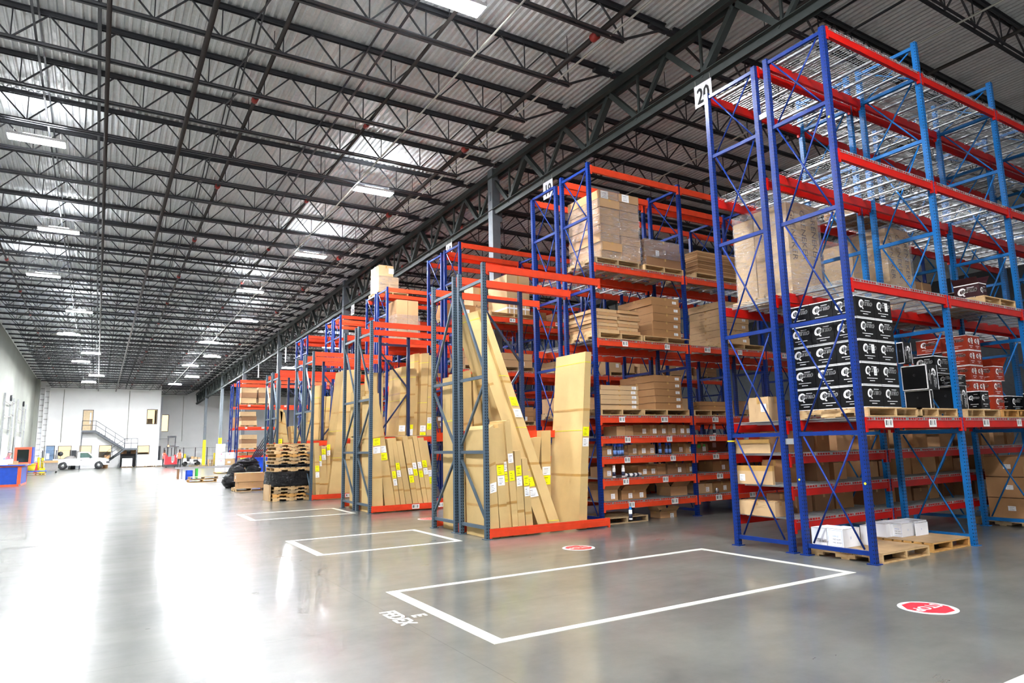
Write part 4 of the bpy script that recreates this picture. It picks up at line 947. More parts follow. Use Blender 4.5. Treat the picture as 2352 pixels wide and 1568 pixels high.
# rear run of that rack and the rows behind it: mixed loads
lvn = {.43: 'lowest', .885: 'second', 1.31: 'third', 2.12: 'lower', 3.68: 'middle', 5.25: 'upper'}
def fill(rowname, yb, h, nb, levels, seed, p=.8, hide=lambda x, z: False, bay=B19):
    rr = random.Random(seed); k = 0
    for z in levels:
        for b in range(nb):
            for s in (0, 1):
                x = b*bay+.12+s*1.24
                if rr.random() > p or hide(x, z): continue
                hh_ = rr.uniform(.4, min(1.25, h-1.0)) if z > 1.5 else rr.uniform(.25, .32)
                if z > 1.5:
                    pallet('pallet of %s, %s level, %s bay, %s half' % (rowname, lvn[z], ['first', 'second', 'third', 'fourth', 'fifth'][b], ('first', 'second')[s]), x, yb+.0, z+.012, 1.08, 1.0, rr.choice(['wood', 'wood2']))
                zz = z+.014+(PH if z > 1.5 else 0); n = rr.choice([1, 2, 3]) if z > 1.5 else 1; m_ = rr.choice(['card', 'card2', 'card3', 'card4', 'cardw'])
                for i in range(n):
                    carton('%s of %s, %s level, %s bay, %s half' % (['carton', 'second carton', 'third carton'][i], rowname, lvn[z], ['first', 'second', 'third', 'fourth', 'fifth'][b], ('first', 'second')[s]), x+rr.uniform(0, .05), yb+.02, zz+hh_/n*i, x+1.03, yb+.95, zz+hh_/n*(i+1)-.004, m_, stick=[('y', rr.uniform(.2, .8), .5, .12, .12, 'white')] if rr.random() < .6 else ())
fill('the run behind the hand shelves', 5.42+Y2, 1.3, 4, [.43, .885, 1.31, 2.12], 3, .8, lambda x, z: x < 1 and z > 3)
fill('the third rack row, front run', 11.35, 1.4, 4, [2.12, 3.68], 5, .75)
fill('the third rack row, rear run', 11.35+Y2, 1.4, 3, [2.12, 3.68, 5.25], 6, .6)
fill('the fourth rack row', 17.0, 1.4, 2, [2.12, 3.68], 8, .7)
fill('the fifth rack row', 22.4, 1.4, 2, [2.12, 3.68], 9, .6)
# big cartons of the third row seen over the slate rack
def q7(x, y): return 960+x/7.84, 540+y/7.84
z5 = 5.262
pallet('pallet under the huge tan carton of the third row upper level', sol((0, 11.4, 5.3), 0, u=1125), 11.35, z5, 1.6, 1.05, 'wood')
e = ext_c(q7(1610, 0)[0], q7(1258, 0)[0], q7(2015, 0)[0], q7(0, 700)[1], 11.38, z5+PH); o = carton('huge tan carton strapped with white tape on the third row upper level', e[0], 11.38, e[2], e[3], 12.5, e[5], 'card3')
mb = MB(); w_, h_ = e[3]-e[0], e[5]-e[2]; mb.box(-.004, -.004, h_*.12, w_+.004, 1.12, h_*.16)
for f in (.1, .3, .55, .8): mb.box(w_*f-.012, -.006, 0, w_*f+.012, 1.125, h_*.4)
part('white_tape', mb, o, mats=M['white'])
e = ext_f(q7(1000, 0)[0], q7(1255, 0)[0], q7(0, 935)[1], 12.6, z5+PH, .6); carton('smaller tan lettered carton behind the huge one on the third row', *e, 'card3', txt=[('y', .15, .35, .14, "Astller's")])
mb = MB(); mb.lathe([(.16, -.25), (.2, -.25), (.2, .25), (.16, .25)], (e[3]+.3, 11.9, z5+1.25), 20, ax=1); mb.lathe([(.12, -.26), (.14, .26)], (e[3]+.3, 11.9, z5+1.25), 16, ax=1); 
tag(part('pipe_roll', mb, mats=M['dgrey']), 'dark round roll sticking out above the huge tan carton', 'roll')
# fourth row: boxes on top and film wrapped pair below
def q6(x, y): return 840+x/6.032, 600+y/6.032
zt_ = 7.215+PH; yy = 17.0+Y2
pallet('pallet on the very top of the fourth rack row', sol((0, yy, zt_), 0, u=868), yy, 7.205, 1.2, 1.02, 'wood')
e = ext_c(q6(183, 0)[0], q6(45, 0)[0], q6(455, 0)[0], q6(0, 195)[1], yy+.05, zt_); w_ = (e[3]-e[0])/2
for i in (0, 1): carton('tan lettered carton in the lower layer on top of the fourth row, %s' % ('end one' if i == 0 else 'inner one'), e[0]+w_*i, e[1], e[2], e[0]+w_*(i+1)-.005, e[1]+.9, e[5], 'card3', txt=[('y', .14, .42, .10, "Astller's")], tape=False)
carton('tan carton lying across the pair on top of the fourth row', e[0], e[1], e[5]+.003, e[0]+w_*1.45, e[1]+.9, e[5]+.42, 'card3', stick=[('y', .85, .5, .2, .2, 'white')]); wrap('white looking film around the boxes on top of the fourth row', e[0], e[1], e[2], e[3], e[1]+.9, e[5])
e = ext_f(q6(430, 0)[0], q6(730, 0)[0], q6(0, 540)[1], 17.1, z5+PH, .9); w_ = (e[3]-e[0])/2
pallet('pallet under the film wrapped pair of the fourth row', e[0]-.1, 17.05, z5, e[3]-e[0]+.2, 1.0, 'wood2')
for i in (0, 1): carton('tan carton in loose white film on the fourth row upper level, %s' % ('end one' if i == 0 else 'inner one'), e[0]+w_*i, e[1], e[2], e[0]+w_*(i+1)-.01, e[4], e[5], 'card', tape=False)
wrap('loose white film around the pair on the fourth row upper level', e[0]-.05, e[1], e[2]-.05, e[3]+.05, e[4], e[2]+.9)
# bales in the farthest rack
def q8(x, y): return 300+x/7.84, 850+y/7.84
for z, vs, nm in ((ZF[3], 310, 'upper'), (ZF[2], 745, 'middle'), (ZF[1], 1160, 'lower')):
    for k, (a, b) in enumerate(((1985, 2262), (2300, 2560))):
        if k == 1 and nm != 'upper': continue
        e = ext_f(q8(a, 0)[0], q8(b, 0)[0], 850+vs/7.84, 46.3, z+PH+.01, 1.0)
        pallet('pallet under the %s brown bale of the farthest rack%s' % (nm, ', second bay side' if k else ''), e[0]-.05, 46.25, z+.01, e[3]-e[0]+.1, 1.05, 'wood')
        layers('%s level bale of flat brown cartons in the farthest rack%s' % (nm, ', inner load' if k else ''), e, 3, ['card3', 'card4', 'card3'], jit=.04, tape=False)
for k in range(5): carton('brown carton on the farthest rack first level, %s from its end post' % ['first', 'second', 'third', 'fourth', 'fifth'][k], .2+.62*k, 46.4, ZF[0]+.02, .7+.62*k, 46.9, ZF[0]+.2+.05*(k % 2), 'card3' if k % 2 else 'card')
carton('brown carton on the rear run of the farthest rack', .2, 49, ZF[2]+.02, .9, 49.8, ZF[2]+.8, 'card2')

# ---------------------------------------------------------------- long cartons standing in the slate racks
def lean(lab, P, crop, y, dep, grp, st=(), straps=(), mat='kraft', toz=True, name='long_carton', yt=None):
    """P: TL, TR, BR, BL of the near face"""
    f = crop; q = [AY(*f(*p), (yt or y) if i < 2 else y) for i, p in enumerate(P)]
    for v_ in q: v_.x = max(v_.x, -2.585)
    if q[1].x-q[0].x < .1: q[1].x = q[0].x+.16
    if q[2].x-q[3].x < .1: q[2].x = q[3].x+.16
    if toz:      # run the lower end down to the floor
        for i, j in ((0, 3), (1, 2)):
            if abs(q[j].z) < .4 or q[j].z < 0:
                d = q[j]-q[i]; q[j] = q[i]+d*((q[i].z-.004)/max(.1, (q[i].z-q[j].z)))
    tl, tr, br, bl = q; mb = MB(); mb.hexa([bl, br, br+Vector((0, dep, 0)), bl+Vector((0, dep, 0)), tl, tr, tr+Vector((0, dep, 0)), tl+Vector((0, dep, 0))], 0)
    def at(s, t): return (tl*(1-s)+tr*s)*(1-t)+(bl*(1-s)+br*s)*t
    for t in (.33+.04*(len(grp) % 3), .7): # packing tape bands
        a, b = at(0, t), at(1, t); k = (bl-tl)*(.035/(bl-tl).length)*1.3; e = Vector((0, -.0015, 0)); mb.quad(a+e, b+e, b+k+e, a+k+e, 1)
        e2 = Vector((-.0015, 0, 0)); mb.quad(a+e2+Vector((0, dep, 0)), a+e2, a+e2+k, a+e2+k+Vector((0, dep, 0)), 1)
    o = tag(part(name, mb, mats=[M[mat], M['tape']]), lab, 'long box', grp)
    vt, vb = P[0][1], P[3][1]
    for kind, v in st:
        t = (v-vt)/(vb-vt); c0, c1 = at(.08, t), at(.92, t); ex = (c1-c0); W = min(ex.length, .24); ex = ex.normalized(); ey = (tl-bl).normalized(); c = at(.5, t)
        sticker(o, c-ex*W/2-ey*.08+Vector((0, -.003-.002*(kind == 'white'), 0)), ex, ey, W, .165 if kind == 'white' else .175, kind)
    for v in straps:
        t = (v-vt)/(vb-vt); a, b = at(0, t), at(1, t); s_ = MB(); k = (bl-tl).normalized()*.012
        e = Vector((0, -.004, 0)); s_.quad(a+e, b+e, b+k+e, a+k+e); e2 = Vector((-.004, 0, 0)); s_.quad(a+e2+Vector((0, dep, 0)), a+e2, a+e2+k, a+e2+k+Vector((0, dep, 0)))
        part('yellow_strap', s_, o, mats=M['strap'])
    return o
cA = lambda x, y: (960+x/2.24, 560+y/2.24)
G1 = 'long cartons in the first slate rack'
W_, Y_ = 'white', 'yellow'
lean('wide tan board carton standing behind the near slate posts', [(342, 952), (388, 930), (422, 1520), (372, 1524)], cA, 5.24, .86, G1, [(W_, 1268)])
lean('second standing carton past the near slate post, yellow over white label', [(388, 948), (430, 944), (468, 1513), (427, 1517)], cA, 5.24, .5, G1, [(Y_, 1172), (W_, 1226)])
lean('third standing carton past the near slate post, white over yellow label', [(412, 925), (448, 920), (500, 1508), (462, 1511)], cA, 5.30, .5, G1, [(W_, 1152), (Y_, 1208)])
lean('taller standing carton in the middle of the first slate rack, high white label', [(445, 910), (474, 905), (526, 1502), (492, 1506)], cA, 5.25, .55, G1, [(W_, 1108), (Y_, 1200)])
lean('narrow short carton leaning right, yellow label over white, tape coming off', [(497, 1066), (527, 1060), (556, 1498), (520, 1503)], cA, 5.24, .5, G1, [(Y_, 1172), (W_, 1226)])
lean('last of the short leaning cartons before the long slanted pair', [(534, 1105), (561, 1101), (597, 1494), (560, 1498)], cA, 5.24, .5, G1, [(Y_, 1222), (W_, 1277)])
lean('very long carton slanting across the first slate rack, label pair low down', [(240, 362), (316, 340), (690, 1486), (634, 1492)], cA, 5.40, .5, G1, [(Y_, 1250), (W_, 1300)], (400, 1190), yt=6.2)
lean('second very long slanted carton, crumpled at its foot, label pair half way up', [(318, 338), (352, 345), (740, 1462), (692, 1484)], cA, 5.34, .5, G1, [(Y_, 828), (W_, 888)], (690, 960, 1430), yt=6.1)
lean('separate bent long carton standing clear at the far end of the first slate rack', [(862, 553), (892, 556), (868, 1475), (826, 1470)], cA, 5.26, 1.0, G1, [(Y_, 978), (W_, 1032)], (607, 968))
lean('short carton behind the slanted pair near the back beam', [(572, 1000), (634, 992), (600, 1400), (560, 1400)], cA, 6.0, .2, G1)
lean('upright carton behind the slanted pair, white over yellow label', [(634, 960), (683, 958), (685, 1440), (640, 1440)], cA, 6.02, .2, G1, [(W_, 1165), (Y_, 1212)])
def upright(lab, x, y0, y1, w, h, grp, mat='kraft', st=None):
    o = carton(lab, x, y0, .003, x+w, y1, h, mat, grp, name='long_carton', cat='long box', stick=st or ())
    mb = MB(); mb.box(-.003, -.003, h*.7, w+.003, y1-y0+.003, h*.7+.015); part('yellow_strap', mb, o, mats=M['strap'])
upright('broad carton showing its side between the far slate posts of the first rack', -2.5, 6.50, 7.25, .3, 2.95, G1)
upright('second broad carton behind the side of the first slate rack rear run', -2.17, 6.45, 7.2, .28, 2.9, G1, st=[('y', .5, .55, .2, .25, 'yellow')])
lean('tall carton in the back of the first slate rack, nearest the twin posts', [(228, 657), (272, 647), (295, 1440), (245, 1440)], cA, 6.42, .6, G1)
lean('tall carton in the back of the first slate rack, second past the twin posts', [(282, 667), (322, 660), (345, 1430), (300, 1430)], cA, 6.42, .5, G1, (), (700,))
lean('tall carton in the back of the first slate rack behind the slanted pair', [(330, 690), (400, 850), (440, 1430), (380, 1430)], cA, 6.45, .5, G1)
cB = lambda x, y: (480+x/3.92, 800+y/3.92)
G2 = 'long cartons in the second slate rack'; yB = 11.12
lean('tall carton just past the near post of the second slate rack, yellow over white', [(1395, 412), (1475, 400), (1571, 1475), (1468, 1475)], cB, yB, .8, G2, [(Y_, 850), (W_, 922)])
lean('tall carton leaning in the second slate rack, white over yellow label', [(1480, 396), (1516, 392), (1688, 1466), (1590, 1468)], cB, yB+.06, .6, G2, [(W_, 912), (Y_, 980)])
for i, (P, st) in enumerate((
  ([(1605, 815), (1645, 810), (1729, 1465), (1692, 1467)], [(Y_, 1142), (W_, 1208)]),
  ([(1645, 810), (1682, 805), (1780, 1465), (1736, 1466)], [(Y_, 1068), (W_, 1132)]),
  ([(1688, 835), (1735, 830), (1842, 1463), (1786, 1464)], []),
  ([(1740, 792), (1786, 786), (1893, 1461), (1846, 1462)], [(W_, 1112), (Y_, 1186)]),
  ([(1790, 820), (1830, 815), (1938, 1456), (1897, 1458)], [(W_, 1062), (Y_, 1122)]),
  ([(1833, 790), (1872, 786), (1982, 1452), (1942, 1455)], [(W_, 1056), (Y_, 1138)]),
  ([(1880, 805), (1910, 800), (2020, 1450), (1986, 1452)], [(Y_, 1045), (W_, 1112)]),
  ([(1912, 830), (1942, 828), (2065, 1445), (2026, 1448)], [(W_, 1128), (Y_, 1195)]))):
    lean('short carton leaning in the second slate rack, %s past the two tall ones' % ['first', 'second', 'third', 'fourth', 'fifth', 'sixth', 'seventh', 'eighth'][i], P, cB, yB+.02*(i % 2), .5, G2, st)
for i, (P, y_, d_, st, sp) in enumerate((
  ([(1735, 165), (1803, 158), (1765, 800), (1700, 800)], 12.25, .9, [(W_, 722)], (260, 465)),
  ([(1806, 182), (1870, 178), (1836, 800), (1770, 800)], 12.25, .6, [(W_, 755), (Y_, 718)], (260,)),
  ([(1850, 48), (1872, 40), (1862, 800), (1838, 800)], 12.45, .6, [], (120,)),
  ([(1916, 45), (1981, 40), (1952, 800), (1894, 800)], 12.25, .6, [(W_, 722), (Y_, 786)], (130, 490)),
  ([(1984, 60), (2030, 62), (2002, 800), (1956, 800)], 12.25, .6, [(W_, 650), (Y_, 706)], (440,)))):
    lean('tall carton standing on the back beams of the second slate rack, %s from its post' % ['first', 'second', 'third', 'fourth', 'fifth'][i], P, cB, y_, d_, G2, st, sp, toz=False)
tag(part('support_board', MB().box(-2.5, 12.15, 1.87, .0, 13.0, 1.9), mats=M['wood2']), 'wood shelf board on the middle beams of the second slate rack', 'board')
upright('upright carton showing its side between the far slate posts of the second rack', -2.5, 12.35, 13.1, .3, 3.1, G2)
upright('tall upright carton behind the twin posts of the second slate rack', -2.15, 12.3, 13.0, .28, 3.6, G2)
lean('tall carton at the back of the second slate rack, yellow strapped', [(1365, 330), (1405, 320), (1432, 1440), (1385, 1440)], cB, 12.4, .5, G2, (), (520,))
lean('low upright carton with a lone white label in the second slate rack', [(1365, 800), (1415, 795), (1430, 1440), (1372, 1440)], cB, 11.9, .3, G2, [(W_, 995)], mat='card2')
G3 = 'long cartons in the third slate rack'; yC = 16.5
for i, (P, y_, d_, st, sp, lb) in enumerate((
  ([(946, 850), (964, 848), (998, 1360), (965, 1360)], yC, .4, [(Y_, 1082), (W_, 1138)], (), 'narrow carton beside the post of the third slate rack'),
  ([(968, 880), (1006, 876), (1040, 1340), (1002, 1345)], yC+.1, .4, [(Y_, 990), (W_, 1035)], (), 'second carton from the post of the third slate rack'),
  ([(1010, 882), (1052, 878), (1064, 1340), (1030, 1345)], yC+.14, .4, [(Y_, 933), (W_, 980)], (), 'third carton from the post of the third slate rack'),
  ([(1058, 884), (1094, 878), (1092, 1340), (1060, 1340)], yC+.2, .4, [(Y_, 895), (W_, 943)], (), 'fourth carton from the post of the third slate rack'),
  ([(1216, 196), (1310, 190), (1188, 1350), (1070, 1352)], yC+.05, .9, [], (750, 990), 'broad very tall carton leaning away in the third slate rack'),
  ([(1312, 198), (1372, 204), (1288, 1346), (1192, 1350)], yC+.08, .8, [], (), 'second broad tall carton leaning in the third slate rack'))):
    lean(lb, P, cB, y_, d_, G3, st, sp)
for i, P in enumerate(([(955, 336), (1020, 328), (985, 820), (925, 820)], [(1012, 432), (1050, 428), (1030, 820), (990, 820)], [(1056, 432), (1098, 428), (1074, 820), (1036, 820)], [(895, 560), (950, 560), (920, 830), (880, 830)])):
    lean('tall carton on the back beams of the third slate rack, %s along' % ['first', 'second', 'third', 'fourth'][i], P, cB, 17.7, .5, G3, (), (P[0][1]+110,), toz=False)
tag(part('support_board', MB().box(-2.5, 17.62, 1.87, .0, 18.4, 1.9), mats=M['wood2']), 'wood shelf board on the middle beams of the third slate rack', 'board')
G4 = 'long cartons in the fourth slate rack'
for i, (P, st) in enumerate((([(548, 550), (576, 548), (586, 850), (556, 850)], [(Y_, 838)]), ([(592, 542), (664, 546), (660, 850), (590, 850)], [(Y_, 838)]), ([(640, 562), (682, 576), (716, 850), (668, 850)], []), ([(735, 700), (752, 698), (772, 850), (745, 850)], []), ([(756, 696), (792, 700), (840, 850), (785, 850)], []))):
    q = [AY(*cB(*p), 21.5) for p in P]; lean('tall carton above the pallet pile in the fourth slate rack, %s along' % ['first', 'second', 'third', 'fourth', 'fifth'][i], P, cB, 21.45+.1*(i % 2), .5, G4, st)

# ------------------------------------------------------------------ people
def person(lab, loc, rz, joints, edges, rad, cols, head_c, hair, face=True, scale=1.):
    t = thing('person', lab, 'person', loc, rz)
    me = bpy.data.meshes.new('body'); me.from_pydata(joints, edges, [])
    o = bpy.data.objects.new('tmp', me); COL.objects.link(o)
    sk = o.modifiers.new('Skin', 'SKIN'); sk.use_smooth_shade = True
    if not me.skin_vertices: 
        me.attributes.new if False else None
    sv = me.skin_vertices[0].data
    for i, r in enumerate(rad): sv[i].radius = (r, r) if not isinstance(r, tuple) else r
    sv[0].use_root = True
    sb = o.modifiers.new('Sub', 'SUBSURF'); sb.levels = 2; sb.render_levels = 2
    dg = bpy.context.evaluated_depsgraph_get(); m2 = bpy.data.meshes.new_from_object(o.evaluated_get(dg)); bpy.data.objects.remove(o)
    mats = list(cols['mats'])
    m2.materials.clear()
    for x in mats: m2.materials.append(M[x])
    for p in m2.polygons: p.material_index = cols['pick'](p.center); p.use_smooth = True
    part('body', m2, t)
    h = Vector(head_c); mb = MB(); mb.blob((h.x, h.y+.02, h.z+.085), (.088, .098, .062), 16, 10, amp=.02); part('hair', mb, t, mats=M[hair])
    mb = MB()
    for s in (-.033, .033): mb.blob((h.x+s, h.y-.088, h.z+.01), (.011, .008, .008), 8, 5, 0, amp=0)
    mb.blob((h.x, h.y-.098, h.z-.02), (.013, .02, .022), 8, 5, 1, amp=0); mb.blob((h.x, h.y-.085, h.z-.058), (.026, .01, .008), 8, 5, 2, amp=0)
    for s in (-.082, .082): mb.blob((h.x+s, h.y, h.z-.005), (.012, .022, .03), 8, 5, 1, amp=0)
    part('face_features', mb, t, mats=[M['ink'], M[mats[0]], M['rust']])
    return t
def skeleton(hipz=.93, lean=0., armL=None, armR=None, legs=((.1, 0), (-.1, 0))):
    J = [(0, 0, hipz), (0, -lean*.3, hipz+.22), (0, -lean*.8, hipz+.45), (0, -lean, hipz+.55), (0, -lean*1.15, hipz+.62), (0, -lean*1.25-.01, hipz+.72), (0, -lean*1.25-.01, hipz+.82)]
    E_ = [(0, 1), (1, 2), (2, 3), (3, 4), (4, 5), (5, 6)]; Rr = [(.15, .11), (.14, .10), (.15, .11), (.09, .08), (.055, .055), (.098, .108), (.075, .085)]
    def add(p, parent, r): J.append(tuple(p)); E_.append((parent, len(J)-1)); Rr.append(r); return len(J)-1
    for s, (fx, fy) in zip((1, -1), legs):
        a = add((s*.1, 0, hipz-.08), 0, .09); b = add((s*.11, fy*.4-.01, hipz*.52), a, .065); c = add((fx*1.1, fy, .09), b, .042); add((fx*1.15, fy-.16, .035), c, .036)
    for s, arm in ((1, armL), (-1, armR)):
        arm = arm or [(s*.27, -.0-lean*.8, hipz+.2), (s*.29, -.06-lean*.8, hipz-.04)]
        sh = add((s*.2, -lean*.85, hipz+.50), 2, .062); el = add(arm[0], sh, .045); wr = add(arm[1], el, .03)
        d = (Vector(arm[1])-Vector(arm[0])).normalized(); w = Vector(arm[1]); pm = add(w+d*.07, wr, .03)
        side = d.cross(Vector((s, 0, 0))).normalized()
        for k, (off, ln) in enumerate(((-.027, .07), (-.009, .08), (.009, .075), (.027, .06))):
            f1 = add(w+d*(.09)+side*off, pm, .009); add(w+d*(.09+ln)+side*off*1.2-Vector((s*.015, 0, 0)), f1, .008)
        th = add(w+d*.04-side*.04, wr, .010); add(w+d*.09-side*.055, th, .009)
    return J, E_, Rr
def pick_std(hipz, lean, shirt=True):
    def f(c):
        if c.z > hipz+.60: return 0
        if c.z < .07: return 3
        if c.z < hipz-.02 and abs(c.x) < .24: return 2
        if abs(c.x) > .2: return 4 if c.z > hipz+.1 else 0
        return 1
    return f
P = AZ(411, 1073.6); J, E_, Rr = skeleton()
person('person standing in an orange safety vest, white sleeves and black trousers, facing the camera', (P.x, P.y, 0), -.3, J, E_, Rr, dict(mats=('skind', 'vest', 'cloth', 'rubber', 'paper'), pick=pick_std(.93, 0)), (0, -.02, 1.70), 'hairb')
P = AZ(379, 1072.8); J, E_, Rr = skeleton(armR=[(-.3, -.2, 1.15), (-.2, -.42, 1.2)])
person('person in an orange vest beside the mast of the red reach truck', (P.x-.1, P.y+.6, 0), .6, J, E_, Rr, dict(mats=('skind', 'vest', 'cloth', 'rubber', 'vestp'), pick=pick_std(.93, 0)), (0, -.02, 1.70), 'hairb')
J, E_, Rr = skeleton(lean=.22, armL=[(.27, -.3, 1.1), (.16, -.5, 1.05)], armR=[(-.27, -.3, 1.1), (-.16, -.5, 1.05)])
P = AY(9, 1062, 40.6); person('grey haired person in a pink and orange vest bent over the blue counter', (P.x, 40.6, 0), .9, J, E_, Rr, dict(mats=('skin', 'vestp', 'shirt', 'rubber', 'shirt'), pick=pick_std(.93, .2)), (0, -.31, 1.70), 'hair')

# ------------------------------------------------------------------ counter and screen kiosk by the left wall
c0 = AZ(46, 1116.5); cx, cy = c0.x, c0.y; ex = sol((cx, 0, 0), 1, u=60.5)
t = thing('service_counter', 'blue counter with orange edging at the left side of the hall', 'counter', (cx, cy, 0))
def pt(n, mat, *bx):
    mb = MB()
    for b in bx: mb.box(*b)
    return part(n, mb, t, mats=M[mat])
W = 2.35; Dp = ex-cy
pt('front_panel', 'deskb', (-W, .02, .1, -.14, .04, 1.0)); pt('side_panel', 'deskb', (-.04, .14, .1, -.02, Dp-.1, 1.0))
pt('orange_trim', 'desko', (-W, 0, 0, -.16, .05, .11), (-W, 0, .98, -.16, .05, 1.05), (-.16, 0, 0, 0, .06, 1.05), (-.05, .06, 0, .0, Dp-.1, .1), (-.05, .06, .98, 0, Dp-.1, 1.05), (-.05, Dp-.1, 0, 0, Dp, 1.05), (-W-.14, 0, 0, -W, .05, 1.05))
pt('countertop', 'deskb', (-W-.2, -.12, 1.05, .15, Dp, 1.1)); mb = MB(); mb.lathe([(.05, -.02), (.05, .02)], (-.02, -.04, .06), 14, ax=1); part('caster', mb, t, mats=M['chrome'])
mb = MB(); mb.box(-2.2, -.35, .25, -1.15, -.0, .95).box(-1.5, -.4, .4, -.98, -.3, .75); part('grey_cabinet', mb, t, mats=M['greypanel'])
carton('white parcel box with small marks on the blue counter', cx-1.1, cy+.3, 1.102, cx-.45, cy+.7, 1.40, 'white', tape=False)
mb = MB(); mb.box(0, 0, 0, .85, .35, .06).box(.2, .05, .06, .42, .2, .2); tag(part('tray', mb, None, (cx-.6, cy+.05, 1.102), mats=M['card3']), 'tan tray with a pad standing on the blue counter edge', 'tray')
ky = 42.2; a = AY(31, 1063, ky); b = AY(71, 1063, ky); zt = AY(40, 1027, ky).z
t = thing('screen_kiosk', 'orange framed kiosk with blue sides and a large dark screen', 'kiosk', (a.x, ky, 0)); w_ = b.x-a.x
pt('cabinet', 'deskb', (0, .03, 1.1, w_+.05, 1.3, zt)); pt('orange_frame', 'desko', (0, -.02, 1.1, .13, .03, zt), (w_-.13, -.02, 1.1, w_, .03, zt), (.13, -.02, zt-.13, w_-.13, .03, zt), (.13, -.02, 1.1, w_-.13, .03, 1.2))
pt('screen', 'screen', (.13, -.0, 1.2, w_-.13, .03, zt-.13))
# bin, pallets, bollards, cart by the left wall
yb = 60.; q = AY(78, 1092, yb)
for i in range(2): pallet('old pallet lying under the blue board by the left wall, %s' % ('lower' if i == 0 else 'upper'), q.x-.6, yb, .001+.15*i+.0, 1.3, 1.1, 'wood2', h=.14)
mb = MB(); mb.box(-.5, .0, 0, .75, 1., .06); tag(part('blue_board', mb, None, (q.x, yb+.02, .30), mats=M['deskb']), 'flat blue board lying on the old pallets by the left wall', 'board')
mb = MB(); mb.lathe([(.20, 0), (.25, .3), (.27, .5), (.30, .5), (.30, .56), (.26, .56)], (0, 0, 0), 20); tag(part('yellow_bin', mb, None, (AY(72, 1080, yb+.4).x, yb+.4, .362), mats=M['yel']), 'round yellow plastic bin standing near the screen kiosk', 'bin')
for i, (u, v, h) in enumerate(((87, 1076.5, 1.35), (96, 1075.8, 1.3))):
    q = AZ(u, v); q.y = min(q.y, 80); q = AY(u, v, q.y); mb = MB(); mb.lathe([(.11, 0), (.11, h-.05), (.06, h)], n=14); tag(part('bollard', mb, None, (q.x, q.y, 0), mats=M['yel']), 'yellow safety bollard before the far dock door, %s the truck' % ('farther from' if i == 0 else 'closer to'), 'bollard')
q = AY(101, 1079, 66)
t = thing('tool_cart', 'dark shelf cart with a brown top behind the tail of the white truck', 'cart', (q.x, 66, 0)); pt('cart_body', 'greypanel', (0, 0, .2, .95, .6, .9)); pt('brown_top', 'card', (-.1, -.05, .9, .95, .6, 1.08))
mb = MB()
for x in (.08, .85):
    for y in (.08, .5): mb.lathe([(.08, -.02), (.08, .02)], (x, y, .08), 12, ax=1)
part('wheels', mb, t, mats=M['rubber'])
q = AY(101, 1080, 64)
t = thing('pallet_jack', 'small yellow pallet jack beside the dark cart', 'pallet jack', (q.x-.2, 62, 0)); pt('jack_body', 'yel', (0, 0, .1, .35, .25, .55), (0, .25, .0, .12, 1.2, .12), (.23, .25, .0, .35, 1.2, .12)); mb = MB(); mb.tube([(.17, 0, .5), (.17, -.2, 1.1)], .02, 8); mb.tube([(.05, -.2, 1.1), (.3, -.2, 1.1)], .02, 8); part('tow_handle', mb, t, mats=M['dgrey'])
carton('small brown carton on the floor between the yellow bollards', AY(91, 1070, 74).x, 74, 0.001, AY(91, 1070, 74).x+.5, 74.4, .42, 'card2')
mb = MB(); mb.box(0, 0, 0, .25, .2, .9); tag(part('red_sign_stand', mb, None, (AY(78, 1070, 70).x, 70, 0), mats=M['redv']), 'upright red panel just beyond the screen kiosk', 'panel')

# dock doors with tracks on the left wall
def dock(lab, u0, u1, vt, vp, ps):
    x = XL+.06; y0 = AX(u0, 960, x).y; y1 = AX(u1, 960, x).y; y0, y1 = min(y0, y1), max(y0, y1); zt = AX(u0, vt, x).z; zp = AX(u0, vp, x).z
    zt = min(zt, 8.6); t = thing('dock_door', lab, 'dock door', (x, y0, 0)); W = y1-y0
    mb = MB(); mb.box(0, 0, 0, .08, W*.62, zp)
    for k in range(6): mb.box(.08, .02, zp*k/6+.02, .1, W*.6, zp*(k+1)/6-.02)
    part('door_panel', mb, t, mats=M['white'])
    mb = MB()
    for y in (0, W*.62, W): mb.box(-.02, y-.03, 0, .10, y+.03, zt)
    part('track', mb, t, mats=M['galv'])
    mb = MB(); z = zp+.4
    while z < zt: mb.bar((.1, 0, z), (.1, W*.62, z), .04, .04); mb.bar((.1, W*.62, z+.25), (.1, W, z+.25), .03, .03); z += .95
    part('cross_strut', mb, t, mats=M['greypanel']); mb = MB(); mb.lathe([(.05, -.06), (.22, -.06), (.22, .06), (.05, .06)], (.25, W*.3, zt-.25), 16, ax=0); part('spring_drum', mb, t, mats=M['dgrey'])
dock('white dock door with tall tracks on the left wall, behind the seated counter', 5, 27, 898, 998, 0)
dock('white dock door with tall tracks on the left wall, just left of the kiosk', 37, 56, 914, 1003, 0)
y = YO-.25; a = AY(84, 1000, y); b = AY(108, 1000, y); t = thing('dock_door', 'far dock door track in the corner beside the white office wall', 'dock door', (a.x, y, 0)); W = b.x-a.x
pt('door_panel', 'white', (0, 0, 0, W*.4, .06, 4.4)); pt('track', 'wall', (-.06, -.06, 0, .04, .1, 8.9), (W*.42, -.06, 0, W*.52, .1, 8.9), (W*.9, -.06, 0, W, .1, 8.9))
mb = MB()
for k in range(14): mb.bar((0, 0, .9+.6*k), (W*.42, 0, .9+.6*k), .05, .05); mb.bar((W*.5, 0, 1.2+.6*k), (W*.9, 0, 1.2+.6*k), .04, .04)
part('cross_strut', mb, t, mats=M['greypanel'])

